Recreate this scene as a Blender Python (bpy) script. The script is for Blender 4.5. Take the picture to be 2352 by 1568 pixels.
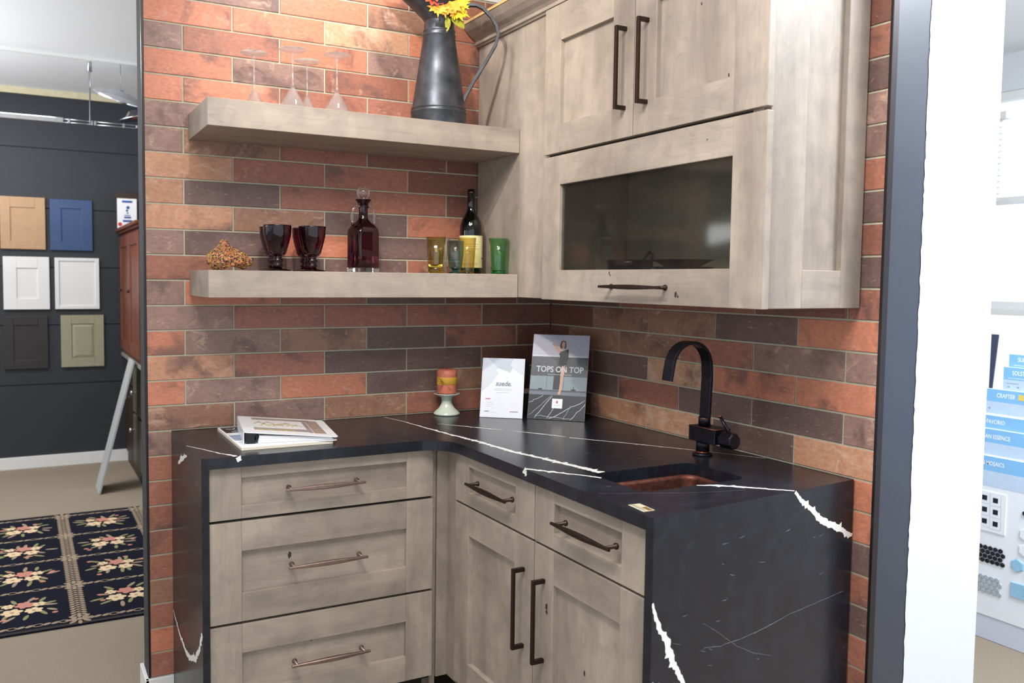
import bpy, bmesh, math, random
from mathutils import Vector, Matrix
from mathutils.geometry import tessellate_polygon

for _o in list(bpy.data.objects):
    bpy.data.objects.remove(_o)
S = bpy.context.scene
COL = S.collection
R = math.radians

# ------------------------------------------------------------------ camera
cd = bpy.data.cameras.new('camera')
cam = bpy.data.objects.new('camera', cd)
COL.objects.link(cam)
yaw, pit, rol = 0.48376, -0.06078, 0.01067
fw = Vector((math.sin(yaw) * math.cos(pit), math.cos(yaw) * math.cos(pit), math.sin(pit)))
rt = Vector((math.cos(yaw), -math.sin(yaw), 0))
up = rt.cross(fw)
r2 = rt * math.cos(rol) + up * math.sin(rol)
u2 = up * math.cos(rol) - rt * math.sin(rol)
M = Matrix((r2, u2, -fw)).transposed().to_4x4()
M.translation = Vector((-1.81092, -2.76668, 1.3936))
cam.matrix_world = M
cd.sensor_width = 36.0
cd.lens = 1959.816 / 2352 * 36
cd.shift_x = (1176 - 1075.89) / 2352
cd.shift_y = (761.21 - 784) / 2352
cd.clip_start = 0.05
cd.clip_end = 60
cd.dof.use_dof = True
cd.dof.focus_distance = 2.45
cd.dof.aperture_fstop = 4.5
S.camera = cam

# ------------------------------------------------------------------ world, lights, exposure
S.view_settings.view_transform = 'Standard'
S.view_settings.look = 'None'
S.view_settings.gamma = 1
S.view_settings.use_curve_mapping = False
S.view_settings.exposure = 0.0
W = bpy.data.worlds.new('world')
S.world = W
W.use_nodes = True
W.node_tree.nodes['Background'].inputs[0].default_value = (0.84, 0.92, 1.0, 1)
W.node_tree.nodes['Background'].inputs[1].default_value = 1.6


def area(name, loc, size, size_y, energy, color, aim=None):
    d = bpy.data.lights.new(name, 'AREA')
    d.shape = 'RECTANGLE'
    d.size, d.size_y, d.energy, d.color = size, size_y, energy, color
    o = bpy.data.objects.new(name, d)
    COL.objects.link(o)
    o.location = loc
    if aim is not None:
        o.rotation_euler = (Vector(aim) - Vector(loc)).to_track_quat('-Z', 'Y').to_euler()
    return o


def spot(name, loc, aim, energy, angle, color, radius=0.04, blend=0.5):
    d = bpy.data.lights.new(name, 'SPOT')
    d.energy, d.spot_size, d.spot_blend, d.color, d.shadow_soft_size = energy, R(angle), blend, color, radius
    o = bpy.data.objects.new(name, d)
    COL.objects.link(o)
    o.location = loc
    o.rotation_euler = (Vector(aim) - Vector(loc)).to_track_quat('-Z', 'Y').to_euler()
    return o


WARM = (1.0, 0.93, 0.85)
spot('track_spot', (-1.35, -1.15, 2.66), (-0.60, -0.1, 1.95), 72, 74, WARM, 0.03, 0.7)
spot('wall_wash_spot', (-0.85, -0.34, 2.67), (-0.85, -0.06, 2.0), 22, 120, (1.0, 0.97, 0.95), 0.05, 0.8)
spot('track_spot', (-1.75, -1.35, 2.66), (-0.35, -0.95, 1.35), 50, 90, WARM, 0.04, 0.7)
area('ceiling_panel_light', (-1.5, -1.9, 2.69), 1.3, 0.8, 52, (1.0, 0.97, 0.93), (-1.5, -1.9, 0))  # added overhead fill without a fitting, brightens the alcove
area('ceiling_panel_light', (-2.2, 2.6, 2.69), 1.2, 0.6, 42, (1.0, 0.97, 0.93), (-2.2, 2.6, 0))  # added fill without a fitting, brightens the neighbouring room
area('rail_uplight', (-3.4, 2.6, 1.7), 1.6, 1.8, 62, (0.97, 0.98, 1.0), (-2.9, 2.6, 4))  # added unseen fill aimed up, brightens the left room's ceiling
area('rail_uplight', (-3.6, 0.6, 1.7), 1.6, 1.4, 34, (0.97, 0.98, 1.0), (-2.6, 1.2, 4))  # second added upward fill, not part of the rail fitting
area('window_side_uplight', (2.3, -2.6, 1.9), 1.0, 1.6, 60, (0.95, 0.98, 1.0), (2.3, -2.2, 4))  # added unseen fill aimed up, lifts the right room's ceiling
area('ceiling_panel_light', (1.0, -1.9, 2.69), 1.0, 1.4, 150, (0.9, 0.95, 1.0), (1.3, -1.3, 0))  # added fill without a fitting, brightens the right room and boards


# ------------------------------------------------------------------ materials
def lin(c):
    return tuple((x / 255 / 12.92) if x / 255 <= 0.04045 else ((x / 255 + 0.055) / 1.055) ** 2.4 for x in c)


def nt(name):
    m = bpy.data.materials.new(name)
    m.use_nodes = True
    t = m.node_tree
    return m, t, t.nodes['Principled BSDF'], t.links


def pm(name, rgb, rough=0.5, metal=0.0, spec=0.5, noise=0.06, nscale=30, coat=0.0, bump=0.0):
    """plain paint / metal / paper with a little procedural variation"""
    m, t, b, L = nt(name)
    c = lin(rgb)
    b.inputs['Roughness'].default_value = rough
    b.inputs['Metallic'].default_value = metal
    b.inputs['Specular IOR Level'].default_value = spec
    b.inputs['Coat Weight'].default_value = coat
    tc = t.nodes.new('ShaderNodeTexCoord')
    n = t.nodes.new('ShaderNodeTexNoise')
    n.inputs['Scale'].default_value = nscale
    n.inputs['Detail'].default_value = 4
    L.new(tc.outputs['Object'], n.inputs['Vector'])
    cr = t.nodes.new('ShaderNodeValToRGB')
    cr.color_ramp.elements[0].position = 0.3
    cr.color_ramp.elements[1].position = 0.7
    cr.color_ramp.elements[0].color = tuple(x * (1 - noise) for x in c) + (1,)
    cr.color_ramp.elements[1].color = tuple(min(1, x * (1 + noise)) for x in c) + (1,)
    L.new(n.outputs['Fac'], cr.inputs['Fac'])
    L.new(cr.outputs['Color'], b.inputs['Base Color'])
    if bump:
        bp = t.nodes.new('ShaderNodeBump')
        bp.inputs['Strength'].default_value = bump
        bp.inputs['Distance'].default_value = 0.002
        L.new(n.outputs['Fac'], bp.inputs['Height'])
        L.new(bp.outputs['Normal'], b.inputs['Normal'])
    return m


def wood(name, axis, c0, c1, rough=0.42, scale=1.0, spec=0.4):
    """stained maple: long grain along axis, broad cathedral figure, per-object offset"""
    m, t, b, L = nt(name)
    N = t.nodes.new
    tc = N('ShaderNodeTexCoord')
    oi = N('ShaderNodeObjectInfo')
    add = N('ShaderNodeVectorMath')
    sc = N('ShaderNodeVectorMath')
    sc.operation = 'SCALE'
    sc.inputs['Scale'].default_value = 7.0
    cmb = N('ShaderNodeCombineXYZ')
    for i in range(3):
        L.new(oi.outputs['Random'], cmb.inputs[i])
    L.new(cmb.outputs[0], sc.inputs[0])
    L.new(tc.outputs['Object'], add.inputs[0])
    L.new(sc.outputs[0], add.inputs[1])

    def mapped(along, across):
        mp = N('ShaderNodeMapping')
        s = [across * scale] * 3
        s['xyz'.index(axis)] = along * scale
        mp.inputs['Scale'].default_value = s
        L.new(add.outputs[0], mp.inputs['Vector'])
        return mp.outputs[0]
    n1 = N('ShaderNodeTexNoise')
    n1.inputs['Scale'].default_value = 1.0
    n1.inputs['Detail'].default_value = 3
    n1.inputs['Distortion'].default_value = 0.6
    L.new(mapped(1.6, 9), n1.inputs['Vector'])
    n2 = N('ShaderNodeTexNoise')
    n2.inputs['Scale'].default_value = 1.0
    n2.inputs['Detail'].default_value = 5
    L.new(mapped(9, 190), n2.inputs['Vector'])
    # cathedral lines: contour lines of a stretched noise
    n3 = N('ShaderNodeTexNoise')
    n3.inputs['Scale'].default_value = 1.0
    n3.inputs['Detail'].default_value = 1.5
    n3.inputs['Distortion'].default_value = 0.35
    L.new(mapped(2.2, 8), n3.inputs['Vector'])
    mul = N('ShaderNodeMath')
    mul.operation = 'MULTIPLY'
    mul.inputs[1].default_value = 22
    L.new(n3.outputs['Fac'], mul.inputs[0])
    fr = N('ShaderNodeMath')
    fr.operation = 'FRACT'
    L.new(mul.outputs[0], fr.inputs[0])
    lr = N('ShaderNodeValToRGB')
    lr.color_ramp.elements[0].position = 0.0
    lr.color_ramp.elements[0].color = (0.80, 0.80, 0.80, 1)
    lr.color_ramp.elements[1].position = 0.16
    lr.color_ramp.elements[1].color = (1, 1, 1, 1)
    L.new(fr.outputs[0], lr.inputs['Fac'])
    base = N('ShaderNodeValToRGB')
    base.color_ramp.elements[0].position = 0.32
    base.color_ramp.elements[1].position = 0.68
    base.color_ramp.elements[0].color = lin(c0) + (1,)
    base.color_ramp.elements[1].color = lin(c1) + (1,)
    L.new(n1.outputs['Fac'], base.inputs['Fac'])
    mx = N('ShaderNodeMix')
    mx.data_type = 'RGBA'
    mx.blend_type = 'MULTIPLY'
    mx.inputs['Factor'].default_value = 0.55
    L.new(base.outputs['Color'], mx.inputs[6])
    L.new(lr.outputs['Color'], mx.inputs[7])
    fr2 = N('ShaderNodeValToRGB')
    fr2.color_ramp.elements[0].position = 0.25
    fr2.color_ramp.elements[1].position = 0.75
    fr2.color_ramp.elements[0].color = (0.84, 0.84, 0.84, 1)
    fr2.color_ramp.elements[1].color = (1.08, 1.08, 1.08, 1)
    L.new(n2.outputs['Fac'], fr2.inputs['Fac'])
    mx2 = N('ShaderNodeMix')
    mx2.data_type = 'RGBA'
    mx2.blend_type = 'MULTIPLY'
    mx2.inputs['Factor'].default_value = 0.5
    L.new(mx.outputs[2], mx2.inputs[6])
    L.new(fr2.outputs['Color'], mx2.inputs[7])
    n4 = N('ShaderNodeTexNoise')
    n4.inputs['Scale'].default_value = 13
    n4.inputs['Detail'].default_value = 3
    n4.inputs['Distortion'].default_value = 0.8
    L.new(add.outputs[0], n4.inputs['Vector'])
    bl_ = N('ShaderNodeValToRGB')
    bl_.color_ramp.elements[0].position = 0.3
    bl_.color_ramp.elements[1].position = 0.7
    bl_.color_ramp.elements[0].color = (0.84, 0.85, 0.87, 1)
    bl_.color_ramp.elements[1].color = (1.07, 1.06, 1.05, 1)
    L.new(n4.outputs['Fac'], bl_.inputs['Fac'])
    mx3 = N('ShaderNodeMix')
    mx3.data_type = 'RGBA'
    mx3.blend_type = 'MULTIPLY'
    mx3.inputs['Factor'].default_value = 1.0
    L.new(mx2.outputs[2], mx3.inputs[6])
    L.new(bl_.outputs['Color'], mx3.inputs[7])
    L.new(mx3.outputs[2], b.inputs['Base Color'])
    b.inputs['Roughness'].default_value = rough
    b.inputs['Specular IOR Level'].default_value = spec
    return m


G0, G1 = (142, 130, 119), (170, 157, 144)
WX = wood('greige_maple_x', 'x', G0, G1)
WY = wood('greige_maple_y', 'y', G0, G1)
WZ = wood('greige_maple_z', 'z', G0, G1)
CHERRY = wood('cherry_wood', 'z', (96, 50, 34), (126, 70, 50))
RAWTOP = pm('raw_maple_edge', (196, 168, 110), 0.5)
GAP = pm('cabinet_interior_black', (22, 20, 18), 0.7)  # near-black colour standing in for shade in gaps and under the fronts
INTERIOR = wood('cabinet_interior', 'y', (180, 168, 150), (204, 190, 170))
BRONZE = pm('brushed_bronze', (142, 122, 114), 0.36, 0.9, noise=0.15, nscale=80)
DBRONZE = pm('dark_bronze', (62, 50, 45), 0.38, 0.85, noise=0.15, nscale=80)
ORB = pm('oil_rubbed_bronze', (42, 41, 50), 0.30, 0.75, noise=0.2, nscale=60)
ORBEDGE = pm('worn_copper_edge', (150, 92, 66), 0.3, 0.9)
COPPER = pm('hammered_copper', (98, 58, 48), 0.5, 0.8, noise=0.35, nscale=70, bump=0.5)
BLACKMETAL = pm('galvanised_black_metal', (76, 79, 85), 0.42, 0.8, noise=0.55, nscale=18)
STRAPM = pm('strap_black_metal', (44, 46, 50), 0.45, 0.6, noise=0.3)
CHARCOAL = pm('charcoal_paint', (58, 60, 62), 0.85, noise=0.04)
NAVY = pm('navy_wall_paint', (40, 44, 50), 0.6, noise=0.05, nscale=8)
SLATE = pm('slate_blue_paint', (52, 57, 70), 0.38, noise=0.04)
WHITEP = pm('white_wall_paint', (214, 218, 224), 0.55, noise=0.01)
TRIMW = pm('white_trim_paint', (228, 228, 226), 0.4, noise=0.01)
CEIL = pm('ceiling_paint', (226, 228, 230), 0.8, noise=0.01)
BLACKP = pm('black_plastic', (14, 14, 17), 0.35)
PAPER = pm('white_paper', (235, 235, 238), 0.45, noise=0.01)
CREAM = pm('cream_label', (226, 214, 160), 0.6, noise=0.03)
CERAM = pm('celadon_glaze', (190, 198, 184), 0.15, noise=0.02, coat=0.4)
WAX = pm('coral_wax', (196, 112, 88), 0.45, noise=0.12, nscale=60)
MUSTARD = pm('mustard_ribbon', (196, 150, 50), 0.7, noise=0.08)
GREYM = pm('brushed_steel', (170, 172, 176), 0.3, 0.9)
CHROME = pm('polished_chrome', (215, 218, 222), 0.12, 1.0)
STRIPD = pm('dark_metal_strip', (44, 38, 42), 0.35, 0.5)

# quartz with very faint flecks
m, t, b, L = nt('black_quartz')
tc = t.nodes.new('ShaderNodeTexCoord')
n = t.nodes.new('ShaderNodeTexNoise')
n.inputs['Scale'].default_value = 9
n.inputs['Detail'].default_value = 9
n.inputs['Roughness'].default_value = 0.72
n.inputs['Distortion'].default_value = 1.5
L.new(tc.outputs['Object'], n.inputs['Vector'])
cr = t.nodes.new('ShaderNodeValToRGB')
cr.color_ramp.elements[0].color = lin((23, 25, 32)) + (1,)
cr.color_ramp.elements[0].position = 0.45
cr.color_ramp.elements[1].color = lin((33, 37, 48)) + (1,)
cr.color_ramp.elements[1].position = 0.66
e = cr.color_ramp.elements.new(0.74)
e.color = lin((62, 65, 74)) + (1,)
L.new(n.outputs['Fac'], cr.inputs['Fac'])
L.new(cr.outputs['Color'], b.inputs['Base Color'])
b.inputs['Roughness'].default_value = 0.27
b.inputs['Specular IOR Level'].default_value = 0.42
QUARTZ = m
VEIN = pm('white_quartz_vein', (228, 226, 222), 0.35, noise=0.05, nscale=200)
FAINT = pm('faint_quartz_vein', (92, 94, 104), 0.35, noise=0.15, nscale=200)

# glass kinds
def glass(name, rgb, rough=0.0, ior=1.45):
    m, t, b, L = nt(name)
    b.inputs['Base Color'].default_value = lin(rgb) + (1,)
    b.inputs['Transmission Weight'].default_value = 1
    b.inputs['Roughness'].default_value = rough
    b.inputs['IOR'].default_value = ior
    return m


def pane(name, rgb, refl=1.0, rough=0.0, haze=0.0):
    """thin sheet or thin-walled vessel: tinted see-through with fresnel gloss"""
    m = bpy.data.materials.new(name)
    m.use_nodes = True
    t = m.node_tree
    t.nodes.clear()
    o = t.nodes.new('ShaderNodeOutputMaterial')
    tr = t.nodes.new('ShaderNodeBsdfTransparent')
    tr.inputs[0].default_value = lin(rgb) + (1,)
    gl = t.nodes.new('ShaderNodeBsdfGlossy')
    gl.inputs['Roughness'].default_value = rough
    lw = t.nodes.new('ShaderNodeLayerWeight')
    pw_ = t.nodes.new('ShaderNodeMath')
    pw_.operation = 'POWER'
    pw_.inputs[1].default_value = 3.5
    mu = t.nodes.new('ShaderNodeMath')
    mu.operation = 'MULTIPLY_ADD'
    mu.inputs[1].default_value = 0.75 * refl
    mu.inputs[2].default_value = 0.04 * refl
    mx = t.nodes.new('ShaderNodeMixShader')
    t.links.new(lw.outputs['Facing'], pw_.inputs[0])
    t.links.new(pw_.outputs[0], mu.inputs[0])
    t.links.new(mu.outputs[0], mx.inputs[0])
    t.links.new(tr.outputs[0], mx.inputs[1])
    t.links.new(gl.outputs[0], mx.inputs[2])
    if haze:
        df = t.nodes.new('ShaderNodeBsdfDiffuse')
        tl = t.nodes.new('ShaderNodeBsdfTranslucent')
        m2 = t.nodes.new('ShaderNodeMixShader')
        m3 = t.nodes.new('ShaderNodeMixShader')
        m3.inputs[0].default_value = haze
        t.links.new(df.outputs[0], m2.inputs[1])
        t.links.new(tl.outputs[0], m2.inputs[2])
        t.links.new(mx.outputs[0], m3.inputs[1])
        t.links.new(m2.outputs[0], m3.inputs[2])
        t.links.new(m3.outputs[0], o.inputs[0])
    else:
        t.links.new(mx.outputs[0], o.inputs[0])
    return m


CLEAR = glass('clear_glass', (250, 252, 252))
CLEARTHIN = pane('thin_clear_glass', (253, 253, 253), 1.6, 0.0, 0.10)  # diffuse white mixed in to stand for pale reflections on clear glass
AMETHYST = glass('amethyst_glass', (146, 94, 122), 0.02)
AMETHYSTD = glass('dark_amethyst_glass', (72, 28, 46), 0.02)
WINEGL = pane('dark_green_bottle_glass', (30, 42, 32), 1.6, 0.03)
AMBERG = pane('amber_tumbler_glass', (243, 236, 206), 1.2)
AMBERB = glass('amber_glass_base', (196, 170, 60), 0.02)
TEALG = pane('teal_tumbler_glass', (222, 238, 236), 1.2)
TEALB = glass('teal_glass_base', (70, 140, 132), 0.02)
GREENG = pane('green_tumbler_glass', (214, 242, 218), 1.2)
GREENB = glass('green_glass_base', (40, 190, 70), 0.02)
CABGLASS = pane('cabinet_door_glass', (218, 220, 216), 0.8, 0.07, 0.015)
WINGLASS = pane('window_glass', (250, 252, 255), 0.6)

GLASSY = [CLEAR, AMETHYST, AMETHYSTD, AMBERB, TEALB, GREENB]

# brick tile: per tile colour from attribute, mottling and smears procedural
m, t, b, L = nt('brick_tile')
N = t.nodes.new
at = N('ShaderNodeAttribute')
at.attribute_name = 'tint'
of = N('ShaderNodeAttribute')
of.attribute_name = 'off'
tc = N('ShaderNodeTexCoord')
sc = N('ShaderNodeVectorMath')
sc.operation = 'SCALE'
sc.inputs['Scale'].default_value = 40
L.new(of.outputs['Color'], sc.inputs[0])
ad = N('ShaderNodeVectorMath')
L.new(tc.outputs['Object'], ad.inputs[0])
L.new(sc.outputs[0], ad.inputs[1])


def nz(scale, det, rough=0.55, dist=0.0, stretch=None):
    x = N('ShaderNodeTexNoise')
    x.inputs['Scale'].default_value = scale
    x.inputs['Detail'].default_value = det
    x.inputs['Roughness'].default_value = rough
    x.inputs['Distortion'].default_value = dist
    if stretch:
        mp = N('ShaderNodeMapping')
        mp.inputs['Scale'].default_value = stretch
        L.new(ad.outputs[0], mp.inputs['Vector'])
        L.new(mp.outputs[0], x.inputs['Vector'])
    else:
        L.new(ad.outputs[0], x.inputs['Vector'])
    return x.outputs['Fac']


def ramp(f, p0, c0, p1, c1):
    r = N('ShaderNodeValToRGB')
    r.color_ramp.elements[0].position = p0
    r.color_ramp.elements[0].color = c0
    r.color_ramp.elements[1].position = p1
    r.color_ramp.elements[1].color = c1
    L.new(f, r.inputs['Fac'])
    return r.outputs['Color']


def mixc(fac, a, bb, mode='MIX'):
    x = N('ShaderNodeMix')
    x.data_type = 'RGBA'
    x.blend_type = mode
    if isinstance(fac, float):
        x.inputs['Factor'].default_value = fac
    else:
        L.new(fac, x.inputs['Factor'])
    for i, v in ((6, a), (7, bb)):
        if isinstance(v, tuple):
            x.inputs[i].default_value = v
        else:
            L.new(v, x.inputs[i])
    return x.outputs[2]


fine = ramp(nz(70, 6, 0.7, 0, (1, 1, 1.6)), 0.3, (0.80, 0.80, 0.80, 1), 0.7, (1.2, 1.2, 1.2, 1))
c = mixc(1.0, at.outputs['Color'], fine, 'MULTIPLY')
# dark scorched patches
dk = ramp(nz(7, 4, 0.62, 0.6), 0.52, (0, 0, 0, 1), 0.66, (1, 1, 1, 1))
dkm = N('ShaderNodeMath')
dkm.operation = 'MULTIPLY'
L.new(dk, dkm.inputs[0])
dkm.inputs[1].default_value = 0.72
c = mixc(dkm.outputs[0], c, lin((98, 76, 72)) + (1,))
# pale smears, amount in tint alpha
pl = nz(13, 7, 0.74, 0.9, (1, 1, 1.5))
sub = N('ShaderNodeMath')
sub.operation = 'SUBTRACT'
L.new(pl, sub.inputs[0])
sub2 = N('ShaderNodeMath')
sub2.operation = 'SUBTRACT'
sub2.inputs[0].default_value = 0.80
L.new(at.outputs['Alpha'], sub2.inputs[1])
L.new(sub2.outputs[0], sub.inputs[1])
mm = N('ShaderNodeMath')
mm.operation = 'MULTIPLY'
mm.use_clamp = True
L.new(sub.outputs[0], mm.inputs[0])
mm.inputs[1].default_value = 7.5
mm2 = N('ShaderNodeMath')
mm2.operation = 'MULTIPLY'
L.new(mm.outputs[0], mm2.inputs[0])
mm2.inputs[1].default_value = 0.62
c = mixc(mm2.outputs[0], c, lin((205, 172, 148)) + (1,))
# tiny light scratches
scx = ramp(nz(120, 2, 0.5, 0.5, (0.35, 0.35, 1.6)), 0.66, (0, 0, 0, 1), 0.76, (1, 1, 1, 1))
sm = N('ShaderNodeMath')
sm.operation = 'MULTIPLY'
L.new(scx, sm.inputs[0])
sm.inputs[1].default_value = 0.45
c = mixc(sm.outputs[0], c, lin((206, 170, 150)) + (1,))
L.new(c, b.inputs['Base Color'])
b.inputs['Roughness'].default_value = 0.42
b.inputs['Specular IOR Level'].default_value = 0.35
bp = N('ShaderNodeBump')
bp.inputs['Strength'].default_value = 0.5
bp.inputs['Distance'].default_value = 0.003
L.new(nz(45, 5, 0.65), bp.inputs['Height'])
L.new(bp.outputs['Normal'], b.inputs['Normal'])
BRICK = m
GROUT = pm('light_grey_grout', (176, 172, 152), 0.9, noise=0.06, nscale=90)

# carpet
CARPET = pm('beige_carpet', (150, 137, 121), 0.95, noise=0.22, nscale=420, bump=0.6, spec=0.1)


# ------------------------------------------------------------------ mesh builder
class MB:
    def __init__(self):
        self.v, self.f, self.m, self.sm = [], [], [], []

    def add(self, vs, fs, mi=0, smooth=False, xf=None):
        o = len(self.v)
        if xf is not None:
            vs = [xf @ Vector(p) for p in vs]
        self.v += [tuple(p) for p in vs]
        for f in fs:
            self.f.append([i + o for i in f])
            self.m.append(mi)
            self.sm.append(smooth)
        return self

    def box(self, a, b_, mi=0, xf=None):
        x0, x1 = sorted((a[0], b_[0]))
        y0, y1 = sorted((a[1], b_[1]))
        z0, z1 = sorted((a[2], b_[2]))
        vs = [(x0, y0, z0), (x1, y0, z0), (x1, y1, z0), (x0, y1, z0), (x0, y0, z1), (x1, y0, z1), (x1, y1, z1), (x0, y1, z1)]
        fs = [(0, 3, 2, 1), (4, 5, 6, 7), (0, 1, 5, 4), (1, 2, 6, 5), (2, 3, 7, 6), (3, 0, 4, 7)]
        return self.add(vs, fs, mi, False, xf)

    def prism(self, poly, z0, z1, mi=0, holes=(), xf=None, smooth_side=False):
        """poly: list of (x,y) ccw; holes lists; extruded along z"""
        loops = [list(poly)] + [list(h) for h in holes]
        flat = [p for l in loops for p in l]
        tris = tessellate_polygon([[Vector((p[0], p[1], 0)) for p in l] for l in loops])
        n_ = len(flat)
        vs = [(p[0], p[1], z1) for p in flat] + [(p[0], p[1], z0) for p in flat]
        fs = []
        for tr in tris:
            a, b2, c2 = (Vector(flat[i] + (0,)) if len(flat[i]) == 2 else Vector(flat[i]) for i in tr)
            up_ = (b2 - a).cross(c2 - a).z > 0
            tt = tr if up_ else (tr[0], tr[2], tr[1])
            fs.append(tuple(tt))
            fs.append(tuple(i + n_ for i in (tt[0], tt[2], tt[1])))
        self.add(vs, fs, mi, False, xf)
        k = 0
        for li, l in enumerate(loops):
            ar = sum(l[i][0] * l[(i + 1) % len(l)][1] - l[(i + 1) % len(l)][0] * l[i][1] for i in range(len(l)))
            ccw = ar > 0
            sv, sf = [], []
            for i, p in enumerate(l):
                sv += [(p[0], p[1], z0), (p[0], p[1], z1)]
            for i in range(len(l)):
                j = (i + 1) % len(l)
                q = (2 * i, 2 * j, 2 * j + 1, 2 * i + 1)
                if (not ccw) != (li > 0):
                    q = q[::-1]
                sf.append(q)
            self.add(sv, sf, mi, smooth_side, xf)
        return self

    def lathe(self, prof, c=(0, 0, 0), n=32, mi=0, smooth=True, xf=None, cap=True, sx=1.0, sy=1.0):
        vs, fs = [], []
        for r, z in prof:
            for i in range(n):
                a = 2 * math.pi * i / n
                vs.append((c[0] + sx * r * math.cos(a), c[1] + sy * r * math.sin(a), c[2] + z))
        k = len(prof)
        for j in range(k - 1):
            for i in range(n):
                i2 = (i + 1) % n
                fs.append((j * n + i, j * n + i2, (j + 1) * n + i2, (j + 1) * n + i))
        if cap:
            if prof[0][0] > 1e-6:
                fs.append(tuple(range(n))[::-1])
            if prof[-1][0] > 1e-6:
                fs.append(tuple(range((k - 1) * n, k * n)))
        return self.add(vs, fs, mi, smooth, xf)

    def tube(self, pts, r, n=10, mi=0, closed=False, sec=None):
        """sweep; r number or list; sec: list of (a,b) section points for flat bars (a along frame normal)"""
        pts = [Vector(p) for p in pts]
        k = len(pts)
        rr = r if isinstance(r, (list, tuple)) else [r] * k
        vs, fs = [], []
        prev = None
        for i, p in enumerate(pts):
            if closed:
                d = pts[(i + 1) % k] - pts[i - 1]
            else:
                d = pts[min(i + 1, k - 1)] - pts[max(i - 1, 0)]
            d.normalize()
            if prev is None:
                a = Vector((0, 0, 1)) if abs(d.z) < 0.9 else Vector((1, 0, 0))
                nrm = (a - d * a.dot(d)).normalized()
            else:
                nrm = (prev - d * prev.dot(d)).normalized()
            prev = nrm
            bi = d.cross(nrm)
            if sec:
                for (a_, b_) in sec:
                    vs.append(p + nrm * a_ * rr[i] + bi * b_ * rr[i])
            else:
                for j in range(n):
                    t_ = 2 * math.pi * j / n
                    vs.append(p + (nrm * math.cos(t_) + bi * math.sin(t_)) * rr[i])
        n = len(sec) if sec else n
        for i in range(k if closed else k - 1):
            i2 = (i + 1) % k
            for j in range(n):
                j2 = (j + 1) % n
                fs.append((i * n + j, i * n + j2, i2 * n + j2, i2 * n + j))
        if not closed:
            fs.append(tuple(range(n))[::-1])
            fs.append(tuple(range((k - 1) * n, k * n)))
        return self.add(vs, fs, mi, not sec)

    def ball(self, c, r, mi=0, n=16, sx=1, sy=1, sz=1, xf=None):
        prof = [(max(1e-5, r * math.sin(math.pi * i / n)), -r * math.cos(math.pi * i / n) * sz) for i in range(n + 1)]
        return self.lathe(prof, c, n * 2, mi, True, xf, False, sx, sy)


def mesh_of(name, mb, mats, origin=Vector((0, 0, 0)), bevel=0.0):
    me = bpy.data.meshes.new(name)
    me.from_pydata([tuple(Vector(p) - origin) for p in mb.v], [], mb.f)
    if not isinstance(mats, (list, tuple)):
        mats = [mats]
    for x in mats:
        me.materials.append(x)
    me.polygons.foreach_set('material_index', mb.m)
    me.polygons.foreach_set('use_smooth', mb.sm)
    me.update()
    if any(x in GLASSY for x in mats):
        bm_ = bmesh.new()
        bm_.from_mesh(me)
        bmesh.ops.remove_doubles(bm_, verts=bm_.verts, dist=0.00012)
        bmesh.ops.recalc_face_normals(bm_, faces=bm_.faces)
        bm_.to_mesh(me)
        bm_.free()
    return me


def wloc(o):
    v = Vector((0, 0, 0))
    while o is not None:
        v = v + o.location
        o = o.parent
    return v


def part(name, mb, mats, parent, bevel=0.0, label=None, seg=2, stuff=False):
    """child mesh; geometry given in world coordinates"""
    o = bpy.data.objects.new(name, mesh_of(name, mb, mats, wloc(parent)))
    COL.objects.link(o)
    o.parent = parent
    fin(o, bevel, seg)
    if label:
        o['label'] = label
    if stuff:
        o['kind'] = 'stuff'
    return o


def fin(o, bevel, seg=2):
    if bevel:
        md = o.modifiers.new('bevel', 'BEVEL')
        md.width = bevel
        md.segments = seg
        md.limit_method = 'ANGLE'
        md.angle_limit = R(40)
        md.harden_normals = False


def bottom_centre(mb):
    xs = [p[0] for p in mb.v]
    ys = [p[1] for p in mb.v]
    zs = [p[2] for p in mb.v]
    return Vector(((min(xs) + max(xs)) / 2, (min(ys) + max(ys)) / 2, min(zs)))


def tag(o, label, cat, group=None):
    o['label'] = label
    o['category'] = cat
    if group:
        o['group'] = group
    return o


def solo(name, mb, mats, label, cat, group=None, bevel=0.0, seg=2):
    org = bottom_centre(mb)
    o = bpy.data.objects.new(name, mesh_of(name, mb, mats, org))
    o.location = org
    COL.objects.link(o)
    fin(o, bevel, seg)
    return tag(o, label, cat, group)


def thing(name, loc, label, cat, group=None):
    o = bpy.data.objects.new(name, None)
    o.empty_display_size = 0.05
    o.location = loc
    COL.objects.link(o)
    return tag(o, label, cat, group)


def struct(name, mb, mats, bevel=0.0, parent=None):
    org = Vector((0, 0, 0)) if parent is None else wloc(parent)
    o = bpy.data.objects.new(name, mesh_of(name, mb, mats, org))
    COL.objects.link(o)
    fin(o, bevel)
    if parent is not None:
        o.parent = parent
    else:
        o['kind'] = 'structure'
    return o


def dup(src, loc, label=None, scale=None):
    r = src.copy()
    COL.objects.link(r)
    r.location = loc
    if label:
        r['label'] = label
    for ch in list(src.children):
        c_ = ch.copy()
        COL.objects.link(c_)
        c_.parent = r
        for g in list(ch.children):
            d_ = g.copy()
            COL.objects.link(d_)
            d_.parent = c_
    return r


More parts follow.
